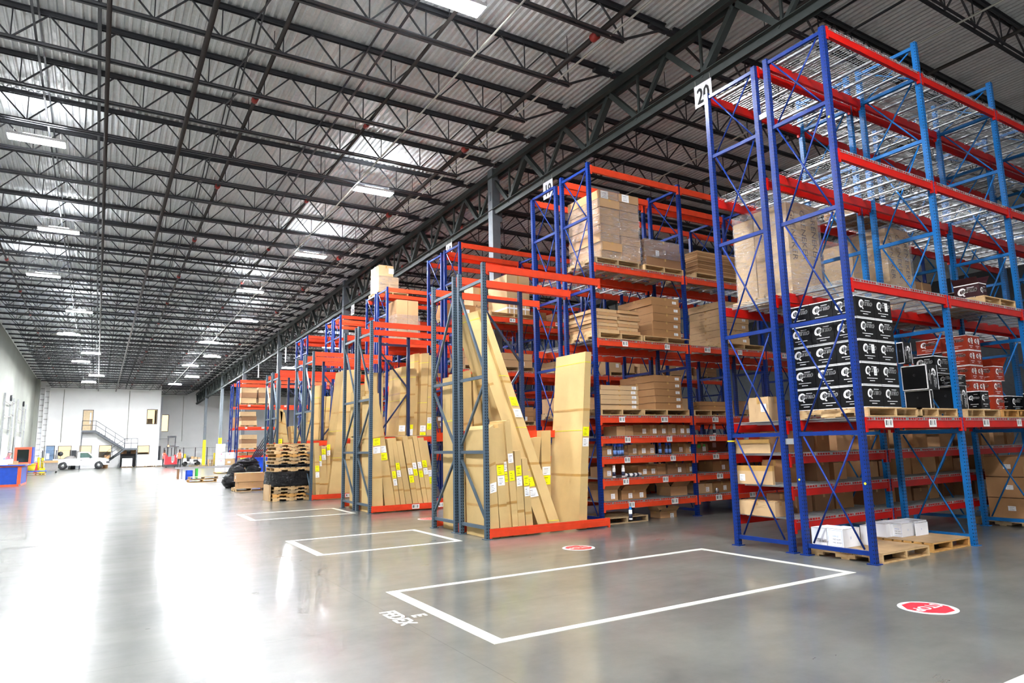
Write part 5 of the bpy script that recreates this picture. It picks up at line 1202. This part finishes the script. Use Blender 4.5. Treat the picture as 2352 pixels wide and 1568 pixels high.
# ------------------------------------------------------------------ pickup truck (nose towards +x)
yT = 79.6; a = AY(120, 1070, yT); b = AY(252, 1070, yT); s = (b.x-a.x)/5.9
t = thing('pickup_truck', 'white single cab pickup truck parked before the office wall', 'truck', (a.x, yT, 0))
def sc(pts): return [(x*s, 0, z*1.0) for x, z in pts]
prof = [(0, .52), (0, 1.12), (2.42, 1.14), (2.45, 1.2), (2.5, 1.72), (2.62, 1.80), (3.45, 1.80), (3.62, 1.76), (4.25, 1.22), (5.3, 1.12), (5.68, 1.02), (5.78, .85), (5.78, .5), (5.3, .40), (4.0, .38), (1.2, .38)]
mb = MB(); n = len(prof)
def slab(y0, y1, pr): mb.prism([(x*s, y0, z) for x, z in pr], (0, y1-y0, 0))
wc = [(1.02, .38), (4.72, .38)]
# lower body with wheel cut outs on the near side, drawn as strips
def body_strip(y0, y1):
    top = lambda x: 1.12 if x < 2.42 else (1.2 if x < 4.25 else 1.22-.10*(x-4.25)/1.05 if x < 5.3 else 1.12-.25*(x-5.3)/.45)
    xs = [i*5.78/72 for i in range(73)]
    for p, q in zip(xs, xs[1:]):
        m_ = (p+q)/2; zb_ = .42
        for c, _ in wc:
            if abs(m_-c) < .47: zb_ = max(zb_, .38+math.sqrt(.47**2-(m_-c)**2))
        mb.hexa([(p*s, y0, zb_), (q*s, y0, zb_), (q*s, y1, zb_), (p*s, y1, zb_), (p*s, y0+.02, top(p)), (q*s, y0+.02, top(q)), (q*s, y1, top(q)), (p*s, y1, top(p))])
body_strip(0, .28); body_strip(1.62, 1.9)
mb.box(2.42*s, .28, .42, 4.2*s, 1.62, 1.15).box(5.2*s, .28, .45, 5.7*s, 1.62, .95).box(0, .28, .5, .06, 1.62, 1.12).box(.0, .28, .5, 2.42*s, 1.62, .62)
mb.prism([(x*s, .28, z) for x, z in ((4.2, 1.0), (4.2, 1.22), (5.3, 1.12), (5.68, 1.0), (5.68, .9))], (0, 1.34, 0))
part('body', mb, t, mats=M['truckw'])
mb = MB(); cab = [(2.45, 1.15), (2.52, 1.74), (2.66, 1.80), (3.42, 1.80), (3.62, 1.74), (4.25, 1.2)]
mb.prism([(x*s, .12, z) for x, z in ((2.5, 1.72), (2.66, 1.80), (3.42, 1.80), (3.62, 1.74))], (0, 1.66, 0))
for y in (.1, 1.76): mb.box(2.45*s, y, 1.15, 2.72*s, y+.04, 1.76); mb.prism([(x*s, y, z) for x, z in ((3.5, 1.76), (3.62, 1.76), (4.27, 1.2), (4.1, 1.2))], (0, .04, 0))
part('cab', mb, t, mats=M['truckw'])
mb = MB(); mb.prism([(x*s, .13, z) for x, z in ((2.72, 1.18), (2.72, 1.70), (3.5, 1.70), (4.05, 1.2))], (0, .01, 0)); mb.prism([(x*s, 1.77, z) for x, z in ((2.72, 1.18), (2.72, 1.70), (3.5, 1.70), (4.05, 1.2))], (0, .01, 0))
mb.quad((3.62*s, .14, 1.75), (3.62*s, 1.76, 1.75), (4.24*s, 1.8, 1.21), (4.24*s, .1, 1.21)); part('window_glass', mb, t, mats=M['vglass'])
for c, _ in wc:
    for y in (.02, 1.66):
        mb = MB(); mb.lathe([(.22, 0), (.36, .0), (.385, .04), (.385, .2), (.36, .24), (.22, .24)], (c*s, y, .385), 28, 0, ax=1); mb.lathe([(.05, -.02), (.21, .01), (.22, .03)], (c*s, y, .385), 20, 1, ax=1)
        for k in range(6): an = k*PI/3; mb.box(c*s+.13*math.cos(an)-.025, y-.022, .385+.13*math.sin(an)-.025, c*s+.13*math.cos(an)+.025, y-.01, .385+.13*math.sin(an)+.025, 2)
        part('wheel', mb, t, mats=[M['rubber'], M['chrome'], M['dgrey']])
mb = MB(); mb.box(5.5*s, -.02, .58, 5.84*s, 1.92, .78); part('front_bumper', mb, t, mats=M['dgrey']); mb = MB(); mb.box(-.1, .1, .42, .04, 1.8, .56); part('rear_bumper', mb, t, mats=M['chrome'])
mb = MB(); mb.box(-.01, -.01, .78, .06, .05, .95); part('tail_light', mb, t, mats=M['redv']); mb = MB(); mb.box(5.45*s, -.005, .86, 5.72*s, .04, 1.0); part('head_light', mb, t, mats=M['paper'])
mb = MB(); mb.box(3.7*s, -.13, 1.16, 3.9*s, .0, 1.3); part('side_mirror', mb, t, mats=M['dgrey']); mb = MB(); mb.box(2.78*s, -.012, .94, 2.98*s, .0, .98); part('door_handle', mb, t, mats=M['dgrey'])
mb = MB(); mb.box(2.41*s, -.003, .45, 2.43*s, .0, 1.12).box(3.98*s, -.003, .45, 4.0*s, .0, 1.15); part('door_gap', mb, t, mats=M['dgrey'])
mb = MB(); mb.blob((1.75*s, .9, 1.0), (.7, .55, .42), 14, 8, seed=3); tag(part('covered_bundle', mb, None, (a.x, yT, .0), mats=M['greypanel']), 'pale covered bundle in the bed of the pickup truck', 'bundle')
t = thing('stacked_crates', 'dark crates standing behind the truck cab by the office wall', 'crate', (AY(163, 1050, 82.5).x, 82.5, 0)); pt('crate_tower', 'dgrey', (0, 0, 0, .45, .5, 2.0)); pt('crate_lid', 'greypanel', (.35, .1, 1.2, .75, .5, 1.9))
mb = MB(); mb.lathe([(.02, 0), (.25, .02), (.25, .08), (.05, .1)], (0, 0, 0), 18, ax=1); mb.bar((0, .05, -.2), (0, .05, -1.2), .04, .04); tag(part('round_fan', mb, None, (AY(139, 1040, 82).x, 82, 1.65), mats=M['dgrey']), 'small dark round fan seen above the bed of the truck', 'fan')

# ------------------------------------------------------------------ office stairs
t = thing('metal_stairs', 'dark metal stairs with railings leading up to the tan office door', 'stairs', (0, 0, 0))
y0, y1 = YO-1.25, YO-.05
x0, x1, xl, xr = -10.0, -8.7, -5.85, -4.6
pt('upper_platform', 'steel', (x0, y0, 3.92, x1, y1, 4.14)); pt('landing', 'steel', (xl, y0-1.2, 1.92, xr, y1, 2.12))
mb = MB()
for y in (y0, y1-.05): mb.prism([(x1, y, 4.14), (x1, y, 3.85), (xl, y, 1.88), (xl, y, 2.15)], (0, .05, 0))
part('upper_stringers', mb, t, mats=M['steel'])
mb = MB()
for k in range(1, 11): f = k/11; mb.box(x1+(xl-x1)*f-.13, y0, 4.1-2.*f, x1+(xl-x1)*f+.13, y1, 4.13-2.*f)
part('upper_treads', mb, t, mats=M['steel'])
mb = MB(); ya, yb_ = y0-1.2, y0-.1
for y in (ya, yb_-.05): mb.prism([(xl, y, 2.12), (xl, y, 1.84), (-8.6, y, 0), (-8.15, y, 0)], (0, .05, 0))
for k in range(1, 11): f = k/11; mb.box(xl-2.5*f-.13, ya, 2.06-2.04*f, xl-2.5*f+.13, yb_, 2.09-2.04*f)
part('lower_flight', mb, t, mats=M['steel'])
mb = MB()
for x, y, z in ((x0, y0, 3.92), (xr-.05, y0-1.2, 1.92), (xr-.05, y1-.1, 1.92), (x0, y1-.1, 3.92)): pt('support_post', 'steel', (x, y, 0, x+.07, y+.07, z))
mb = MB(); r = .028
for dz in (1.05, .55):
    mb.tube([(x0, y0, 4.14+dz), (x1, y0, 4.14+dz), (xl, y0, 2.12+dz), (xl+.4, y0, 2.12+dz)], r, 6); mb.tube([(xl, ya, 2.12+dz), (-8.4, ya, 0+dz)], r, 6); mb.tube([(xl, ya, 2.12+dz), (xr, ya, 2.12+dz), (xr, y1, 2.12+dz)], r, 6)
mb.tube([(x0, y0, 4.14+1.05), (x0, y1, 4.14+1.05)], r, 6)
for x, z in ((x0, 4.14), (x1-.45, 4.14), (x1, 4.14), (-7.75, 3.47), (-6.8, 2.8), (xl, 2.12)): mb.tube([(x, y0, z), (x, y0, z+1.05)], r*.8, 6)
for x, z in ((xl, 2.12), (xl+.62, 2.12), (xr, 2.12), (-7.0, 1.15), (-8.2, .15)): mb.tube([(x, ya, z), (x, ya, z+1.05)], r*.8, 6)
part('railing', mb, t, mats=M['steel'])
# stock along the office wall
t = thing('storage_cabinet', 'dark shelving unit under the stair landing', 'cabinet', (-6.15, YO-.75, 0)); pt('cabinet_frame', 'dgrey', (0, 0, 0, .04, .6, 1.75), (1.5, 0, 0, 1.54, .6, 1.75), (0, 0, .85, 1.5, .6, .9), (0, 0, 1.45, 1.5, .6, 1.5), (0, .55, 0, 1.5, .6, 1.75))
for i, x in enumerate((-6.1, -5.15)): carton('brown carton on top of the dark shelving under the stairs, %s' % ('wall end' if i else 'stair end'), x, YO-.7, 1.502, x+.55, YO-.2, 1.9, 'card4')
g = 'white cartons stacked along the office wall'; k = 0
for gi, (x, y, nx, nz, w_, h_) in enumerate(((-6.0, 81.6, 2, 3, .5, .3), (-4.65, 81.8, 4, 4, .47, .32), (-3.0, 82., 4, 3, .42, .3))):
    where = ('under the stair landing', 'right of the stair post', 'near the office corner')[gi]
    for i in range(nx):
        for j in range(nz-(1 if (i in (1, 2) and gi == 2) else 0)):
            carton('white carton in the pile %s, %s column, %s' % (where, ['first', 'second', 'third', 'fourth'][i], ORD[j]), x+i*w_, y, .125+j*h_, x+(i+1)*w_-.02, y+.5, .125+(j+1)*h_-.01, 'white', g, tape=False, name='white_carton')
    pallet('pallet under the white cartons %s' % where, x-.05, y-.03, .001, nx*w_+.1, 1.0, 'wood', h=.12)
for i, (x, z, h_) in enumerate(((-8.3, 0, .5), (-7.8, 0, .5), (-7.75, .5, .6), (-7.7, 1.1, .3))): carton('brown carton before the nose of the truck, %s' % ['front one', 'under the pile', 'middle of the pile', 'top of the pile'][i], x, 81.6, z+.001, x+.48, 82.1, z+h_-.005, 'card', tape=False)
t = thing('wheeled_bin', 'black bin standing between the piles of white cartons', 'bin', (-3.15+.02, 83.0, 0)); pt('bin_body', 'dgrey', (-.3, 0, .0, .25, .5, .95)); pt('bin_lid', 'card4', (-.33, -.02, .95, .28, .52, 1.02))
mb = MB(); mb.box(0, -.02, 0, .12, 0, .35); tag(part('fire_extinguisher_box', mb, None, (-6.9, YO-.03, 1.0), mats=M['dgrey']), 'small dark box fixed to the office wall beside the stairs', 'wall box')
# banner like hangings at the office corner
mb = MB()
for k in range(4): mb.box(0, 0, 3.1+1.35*k, .3, .04, 3.1+1.35*k+1.32)
tag(part('white_duct', mb, None, (AY(367, 950, YF-.3).x, YF-.35, 0), mats=M['white']), 'tall narrow white panels hanging beside the office corner', 'panel')
mb = MB(); mb.hexa([(0, 0, 0), (1.3, 0, .0), (1.3, .5, 0), (0, .5, 0), (0, 0, .08), (1.3, 0, .08), (1.3, .5, .08), (0, .5, .08)]); tag(part('wall_shelf', mb, None, (-2.3, YF-.5, 3.3), mats=M['wall']), 'pale ledge under the high window beyond the office corner', 'ledge')

# ------------------------------------------------------------------ reach truck
yR = 74.5; a = AY(377, 1072, yR); s = 1
t = thing('reach_truck', 'red reach truck with a tall dark mast and lit beacon', 'forklift', (a.x, yR, 0))
pt('chassis', 'redv', (.05, 0, .32, 1.18, 1.5, 1.1), (.05, 0, 1.1, .28, 1.5, 1.3), (.95, 0, 1.1, 1.18, 1.5, 1.3)); pt('lower_skirt', 'dgrey', (.03, -.03, .08, 1.2, 1.45, .32)); pt('operator_pad', 'greypanel', (.62, -.05, .62, .92, .02, 1.22)); pt('notice', 'paper', (.68, -.06, .5, .82, -.04, .62))
pt('mast', 'dgrey', (.28, .9, .3, .37, 1.02, 3.25), (.95, .9, .3, 1.04, 1.02, 3.25), (.24, .88, 3.1, 1.08, 1.04, 3.3), (.37, .93, 2.2, .95, 1.0, 2.28)); pt('overhead_guard', 'dgrey', (.15, -.1, 2.1, 1.3, 1.0, 2.16), (.2, .0, 1.1, .25, .06, 2.1), (1.05, .0, 1.1, 1.1, .06, 2.1))
mb = MB(); mb.lathe([(.05, 0), (.05, .1), (.02, .13)], (.3, .0, 2.16), 12); part('beacon', mb, t, mats=plain('beacon_amber', 'ff9030', .4, 0, 0, 6, 'ff7a20', 30))
mb = MB()
for x in (.2, 1.0): mb.lathe([(.12, -.05), (.12, .05)], (x, .2, .12), 16, ax=0)
part('wheels', mb, t, mats=M['rubber']); pt('forks', 'dgrey', (.35, 1.5, .05, .45, 2.6, .1), (.8, 1.5, .05, .9, 2.6, .1))
# burden cart
yG = 81.; a = AY(420, 1066, yG); b = AY(463, 1066, yG); w_ = b.x-a.x
t = thing('utility_cart', 'small white utility cart with boxes on its bed beyond the yellow column', 'cart', (a.x, yG, 0))
pt('cart_body', 'truckw', (w_*.35, 0, .35, w_, 1.1, .75), (w_*.1, 0, .3, w_*.4, 1.1, .5)); pt('front_cowl', 'truckw', (0, .05, .35, w_*.16, 1.05, .85)); pt('seat', 'dgrey', (w_*.25, .1, .5, w_*.42, 1.0, .95)); pt('grille', 'dgrey', (w_*.55, -.02, .45, w_*.8, 0, .68))
for x in (.12, .8):
    for y in (0., .95): mb = MB(); mb.lathe([(.1, 0), (.24, .0), (.25, .03), (.25, .13), (.1, .14)], (w_*x, y, .25), 18, ax=1); part('wheel', mb, t, mats=M['rubber'])
mb = MB(); mb.tube([(w_*.18, .5, .8), (w_*.27, .5, 1.1)], .02, 6); mb.lathe([(.14, 0), (.15, .02)], (w_*.27, .5, 1.1), 14); part('steering', mb, t, mats=M['dgrey'])
for i in range(3): carton('small tan box on the bed of the white utility cart, %s' % ['first', 'second', 'third'][i], a.x+w_*(.42+.18*i), yG+.2, .752, a.x+w_*(.42+.18*i)+.3, yG+.6, 1.05-.06*i, 'card3', tape=False)
# wire fences
def fence(lab, pts, h, z0=0):
    t = thing('wire_fence', lab, 'fence', (0, 0, 0)); mb = MB()
    for a, b in zip(pts, pts[1:]):
        for z in (h, .1, h*.5): mb.bar((a[0], a[1], z), (b[0], b[1], z), .02, .02)
        n_ = int((Vector(b)-Vector(a)).length/.15)
        for i in range(n_): f = i/n_; mb.bar((a[0]+(b[0]-a[0])*f, a[1]+(b[1]-a[1])*f, .1), (a[0]+(b[0]-a[0])*f, a[1]+(b[1]-a[1])*f, h), .003, .003)
    part('wire_panel', mb, t, mats=M['dgrey'])
    for p in pts: mb = MB(); mb.box(p[0]-.04, p[1]-.04, 0, p[0]+.04, p[1]+.04, h+.05); part('fence_post', mb, t, mats=M['dgrey'])
fx = [AY(u, 1050, 85.5).x for u in (376, 393, 421, 448, 475, 505, 540, 590)]
fence('black wire fence running behind the red reach truck and utility cart', [(x, 85.5) for x in fx], 2.05)
fx = [AY(u, 1050, 82.6).x for u in (96, 128, 160)]
fence('black wire fence between the far dock door and the truck', [(x, 83.2) for x in fx], 2.0)
for i, (u, z) in enumerate(((424, 1.35), (492, 1.4))):
    q = AY(u, 1060, 84); mb = MB(); mb.lathe([(.12, 0), (.12, z-.05), (.06, z)], n=14); tag(part('bollard', mb, None, (q.x, 84, 0), mats=M['yel']), 'yellow bollard before the black fence, %s' % ('near the standing person' if i == 0 else 'between the grey columns'), 'bollard')
for i, (u0, u1) in enumerate(((436, 474), (479, 497))):
    a = AY(u0, 1070, 76); b = AY(u1, 1070, 76)
    for j in range(1 if i == 0 else 5): pallet('pallet on the far floor %s, %s' % ('beside the yellow column' if i == 0 else 'in the pile behind the white cartons', ORD[j]), a.x, 76, .001+.14*j, b.x-a.x, 1.0, 'wood', h=.138)
mb = MB(); mb.box(-.02, 0, 0, 2.35, .02, .8)
t = thing('wall_banner', 'white banner with a small orange mark on the far wall behind the grey column', 'banner', (AY(498, 1014, YF-.1).x, YF-.06, 2.25)); part('banner_sheet', mb, t, mats=M['white'])
mb = MB(); mb.glyphs('Litho', (.9, -.005, .2), PX, UP, .38); part('banner_text', mb, t, mats=M['bluei']); mb = MB(); mb.prism([(1.2, -.004, .55), (1.35, -.004, .72), (1.5, -.004, .55), (1.35, -.004, .6)], (0, .002, 0)); part('banner_mark', mb, t, mats=M['desko'])

# ------------------------------------------------------------------ middle distance
q = AZ(497, 1088); x0 = q.x; yW = q.y
u2x = lambda u, y, z=0: sol((0, y, z), 0, u=u)
pallet('wide pallet under the white cartons with pink marks', x0-.05, yW, .001, 1.75, 1.1, 'wood'); zz = PH+.002
hW = (sol((x0, yW, 0), 2, v=1038.5)-zz)/3
for i in range(3):
    for j in range(3):
        brown = (j == 1 and i > 0)
        o = carton('%s carton with a pink mark, %s layer, %s column' % ('tan' if brown else 'large white', ORD[j], ['outer', 'middle', 'inner'][i]), x0+.55*i, yW, zz+hW*j, x0+.55*i+.53, yW+.9, zz+hW*(j+1)-.01, 'card3' if brown else 'white', 'white cartons with pink marks', tape=False, name='large_carton')
        mb = MB(); mb.lathe([(.05, -.003), (.05, 0)], (.27, 0, hW*.7), 12, ax=1)
        if not brown: part('pink_mark', mb, o, mats=M['pink'])
        else: sticker(o, (.15, -.003, hW*.3), PX, UP, .2, .14)
carton('single white carton with a pink mark topping the white stack', x0, yW, zz+hW*3, x0+.5, yW+.8, zz+hW*4.3, 'white', tape=False, name='large_carton')
# roller conveyor
yC_ = 40.; xa = u2x(404, yC_, .75); xb = u2x(548, yC_, .75); zc = sol((xa, yC_, 0), 2, v=1073.5)
t = thing('roller_conveyor', 'long pale gravity roller conveyor standing across the open floor', 'conveyor', (xa, yC_, 0)); Lc = xb-xa
pt('side_rail', 'galv', (0, 0, zc-.09, Lc, .03, zc), (0, .6, zc-.09, Lc, .63, zc))
mb = MB(); n_ = int(Lc/.09)
for i in range(n_): mb.tube([(.05+.09*i, .03, zc-.03), (.05+.09*i, .6, zc-.03)], .022, 6)
o = part('rollers', mb, t, mats=M['chrome']); o['kind'] = 'stuff'
pt('brown_leg', 'card4', (.12, .02, 0, .2, .6, zc-.09)); pt('green_leg', 'green', (u2x(450, yC_)-xa, .0, .0, u2x(450, yC_)-xa+.1, .06, zc-.09), (u2x(450, yC_)-xa, .55, .0, u2x(450, yC_)-xa+.1, .6, zc-.09)); pt('pale_leg', 'galv', (.3, 0, 0, .38, .05, zc-.09), (Lc-.4, 0, 0, Lc-.3, .05, zc-.09))
q = AZ(427, 1102); t_ = u2x(442, q.y)-q.x
for i in range(2):
    t = thing('blue_crate', 'blue plastic crate under the conveyor, %s of two' % ('lower' if i == 0 else 'upper'), 'crate', (q.x, q.y, .001+.25*i))
    pt('crate_wall', 'plasticb', (0, 0, 0, t_, .025, .28), (0, .4, 0, t_, .425, .28), (0, 0, 0, .025, .425, .28), (t_-.025, 0, 0, t_, .425, .28)); pt('crate_floor', 'plasticb', (0, 0, 0, t_, .425, .02))
q = AZ(433, 1108)
for i, (dx, rz, m_) in enumerate(((0, 0, 'wood3'), (.08, .04, 'wood2'))): pallet('loose pallet on the open floor near the blue crates, %s' % ('lower' if i == 0 else 'upper'), q.x+dx, q.y, .001+.14*i, u2x(500, q.y)-q.x-.05, .9, m_, rz=rz, h=.13)
# rubbish bags
BG = [((511, 549), (1088, 1117), 26.6, 'big black rubbish bag lowest in the heap'), ((548, 575), (1090, 1116), 27.2, 'black rubbish bag half hidden behind the long brown cartons'), ((523, 563), (1068, 1098), 27.2, 'black rubbish bag leaning on the heap in the middle'), ((564, 598), (1067, 1090), 27.6, 'crumpled black rubbish bag at the foot of the blue tub'), ((542, 592), (1053, 1074), 27.9, 'flat black rubbish bag on top of the heap')]
for k, ((u0, u1), (v0, v1), y, lab) in enumerate(BG):
    a = u2x(u0, y, .5); b = u2x(u1, y, .5); zt = sol((a, y, 0), 2, v=v0); zb_ = max(0, sol((a, y, 0), 2, v=v1)); hh_ = (zt-zb_)/2
    if k < 2: zb_ = 0; hh_ = zt/2
    mb = MB(); mb.blob((0, 0, hh_), ((b-a)/2*1.04, .48, hh_*1.05), 40, 26, seed=11+k, amp=.2); mb.blob(((b-a)*.18, -.2, hh_*1.7), (.12, .1, .12), 12, 8, seed=k, amp=.3)
    tag(part('rubbish_bag', mb, None, ((a+b)/2, y, zb_), mats=M['bag']), lab, 'rubbish bag', 'black rubbish bags in the heap')
yb = 26.2; a = u2x(577, 29.5, 1.); b = u2x(622, 29.5, 1.); z1 = sol((a, 29.5, 0), 2, v=1053)
t = thing('blue_tub', 'bright blue plastic tub holding long dark rods', 'tub', (a, 29.5, 0)); wt = b-a
mb = MB()
def taper(x0, x1, y0, y1, z0, z1, i=.08, m=0): mb.hexa([(x0+i, y0+i, z0), (x1-i, y0+i, z0), (x1-i, y1-i, z0), (x0+i, y1-i, z0), (x0, y0, z1), (x1, y0, z1), (x1, y1, z1), (x0, y1, z1)], m)
taper(0, wt, 0, .8, .12, z1); part('tub_body', mb, t, mats=M['plasticb']); mb = MB(); mb.box(-.04, -.04, z1, wt+.04, .84, z1+.05); part('tub_rim', mb, t, mats=M['plasticb'])
mb = MB()
for x in (.12, wt-.12):
    for y in (.12, .68): mb.lathe([(.06, -.02), (.06, .02)], (x, y, .06), 12, ax=1)
part('casters', mb, t, mats=M['rubber'])
for k in range(6):
    mb = MB(); p0 = AY(578+3.2*k, 1050+.4*k, 29.8+.05*k); p1 = AY(612+3.5*k, 996+3*k, 29.8+.05*k); mb.tube([p0-Vector((0, 0, .03)), p1], .028, 8)
    tag(part('dark_rod', mb, mats=M['dgrey']), 'long dark rod slanting up out of the blue tub, %s of the bundle' % ['first', 'second', 'third', 'fourth', 'fifth', 'sixth'][k], 'rod', 'dark rods in the blue tub')
mb = MB(); mb.box(0, 0, 0, .5, .4, .3); tag(part('yellow_case', mb, None, (u2x(553, 33), 33, .9), mats=M['yel']), 'yellow case seen behind the rubbish bags', 'case')
mb = MB(); mb.box(-.3, -.2, 0, .9, .6, .9); tag(part('work_table', mb, None, (u2x(553, 33), 33, 0), mats=M['card4']), 'brown box table behind the rubbish bags', 'table')
# two long cartons on a pallet
q = AZ(547, 1129); w_ = u2x(612, q.y)-q.x
pallet('pallet on the floor under the two long brown cartons', q.x-.1, q.y, .001, w_+.1, 1.0, 'wood', h=.13)
zm = sol((q.x, q.y, 0), 2, v=1107); zt = sol((q.x, q.y, 0), 2, v=1086.5)
carton('long brown carton lying lowest on the floor pallet beside the bags', q.x, q.y+.02, .133, q.x+w_, q.y+.75, zm, 'card'); carton('long brown carton lying on top of another beside the bags', q.x-.05, q.y+.0, zm+.003, q.x+w_-.03, q.y+.75, zt, 'card', stick=[('x', .4, .5, .12, .12, 'white')])
# pile of pallets with black film
q = AZ(628, 1152); x0, yP = q.x, q.y; w_ = u2x(713.5, yP)-x0; dP = sol((x0, 0, .1), 1, u=607)-yP; zz = .001
dP = min(dP, 1.25)
gp = 'pallets piled before the slate racks'
Z = lambda v: sol((x0, yP, 0), 2, v=v)
def pile(n, za, zb_, names, j=.03, mats=('wood', 'wood2', 'wood3')):
    h = (zb_-za)/n
    for i in range(n): pallet_x(names % ORD[i], x0+R.uniform(-j, j), yP+R.uniform(-j, j), za+h*i, w_, dP, mats[i % len(mats)], gp, h=h-.004)
pile(4, .001, Z(1118), 'pine pallet below the black film in the tall pile, %s', mats=('wood', 'wood3', 'wood2', 'wood'))
zA, zB = Z(1117), Z(1084); mb = MB(); rr = random.Random(4); nx, nz = 26, 8
ringp = [(x0-.03, yP-.03), (x0+w_+.03, yP-.03), (x0+w_+.03, yP+dP+.03), (x0-.03, yP+dP+.03)]
per = []
for k in range(4):
    a, b = Vector(ringp[k]), Vector(ringp[(k+1) % 4])
    for i in range(nx): per.append(a.lerp(b, i/nx))
cN = Vector((x0+w_/2, yP+dP/2)); base = len(mb.v)
for i in range(nz+1):
    for p in per: d = (p-cN).normalized(); e = rr.uniform(-.012, .05); mb.v.append((p.x+d.x*e, p.y+d.y*e, zA+(zB-zA)*i/nz+(rr.uniform(-.02, .02) if 0 < i < nz else 0)))
N = len(per)
for i in range(nz):
    for j_ in range(N): mb.sm.add(len(mb.f)); mb.f.append((base+i*N+j_, base+i*N+(j_+1) % N, base+(i+1)*N+(j_+1) % N, base+(i+1)*N+j_)); mb.m.append(0)
mb.f.append(tuple(base+j_ for j_ in reversed(range(N)))); mb.m.append(0); mb.f.append(tuple(base+nz*N+j_ for j_ in range(N))); mb.m.append(0)
tag(part('black_wrapped_bundle', mb, mats=M['bag']), 'bundle wrapped in shiny black film in the middle of the tall pallet pile', 'bundle')
pallet_x('pine pallet resting right on the black film bundle', x0, yP, zB+.005, w_, dP, 'wood', gp, h=Z(1074)-zB-.01)
mb = MB(); za, zb_ = Z(1074), Z(1067)
mb.box(x0, yP, za+.0, x0+w_, yP+dP, za+.02)
for i in range(4):
    for j_ in range(3): mb.lathe([(.05, 0), (.08, zb_-za-.03)], (x0+.1+(w_-.2)*i/3, yP+.1+(dP-.2)*j_/2, za+.015), 8)
mb.box(x0, yP, zb_-.02, x0+w_, yP+dP, zb_); tag(part('black_plastic_pallet', mb, mats=M['dgrey']), 'black plastic pallet in the middle of the tall pallet pile', 'pallet')
pile(6, zb_+.003, Z(1018.5), 'pine pallet in the upper part of the tall pile, %s', .04, ('wood', 'wood2', 'wood3', 'wood', 'wood'))
carton('torn flat cardboard sheet on the low end of the pallet pile', x0-.10, yP+.2, .002, x0-.045, yP+dP-.2, .50, 'card3', tape=False)

# ------------------------------------------------------------------ light
w = bpy.data.worlds.new('world'); SC.world = w; w.use_nodes = True
bg = w.node_tree.nodes['Background']; bg.inputs[0].default_value = (1, .98, .95, 1); bg.inputs[1].default_value = .18
SC.view_settings.view_transform = 'Standard'; SC.view_settings.look = 'None'; SC.view_settings.gamma = 1; SC.view_settings.use_curve_mapping = False
SC.view_settings.exposure = 1.75
try:
    SC.cycles.use_denoising = True; SC.cycles.max_bounces = 4; SC.cycles.diffuse_bounces = 3; SC.cycles.glossy_bounces = 2; SC.cycles.use_adaptive_sampling = True; SC.cycles.adaptive_threshold = .15; SC.cycles.adaptive_min_samples = 12; SC.cycles.sample_clamp_indirect = 6
    SC.cycles.transparent_max_bounces = 10
except Exception: pass
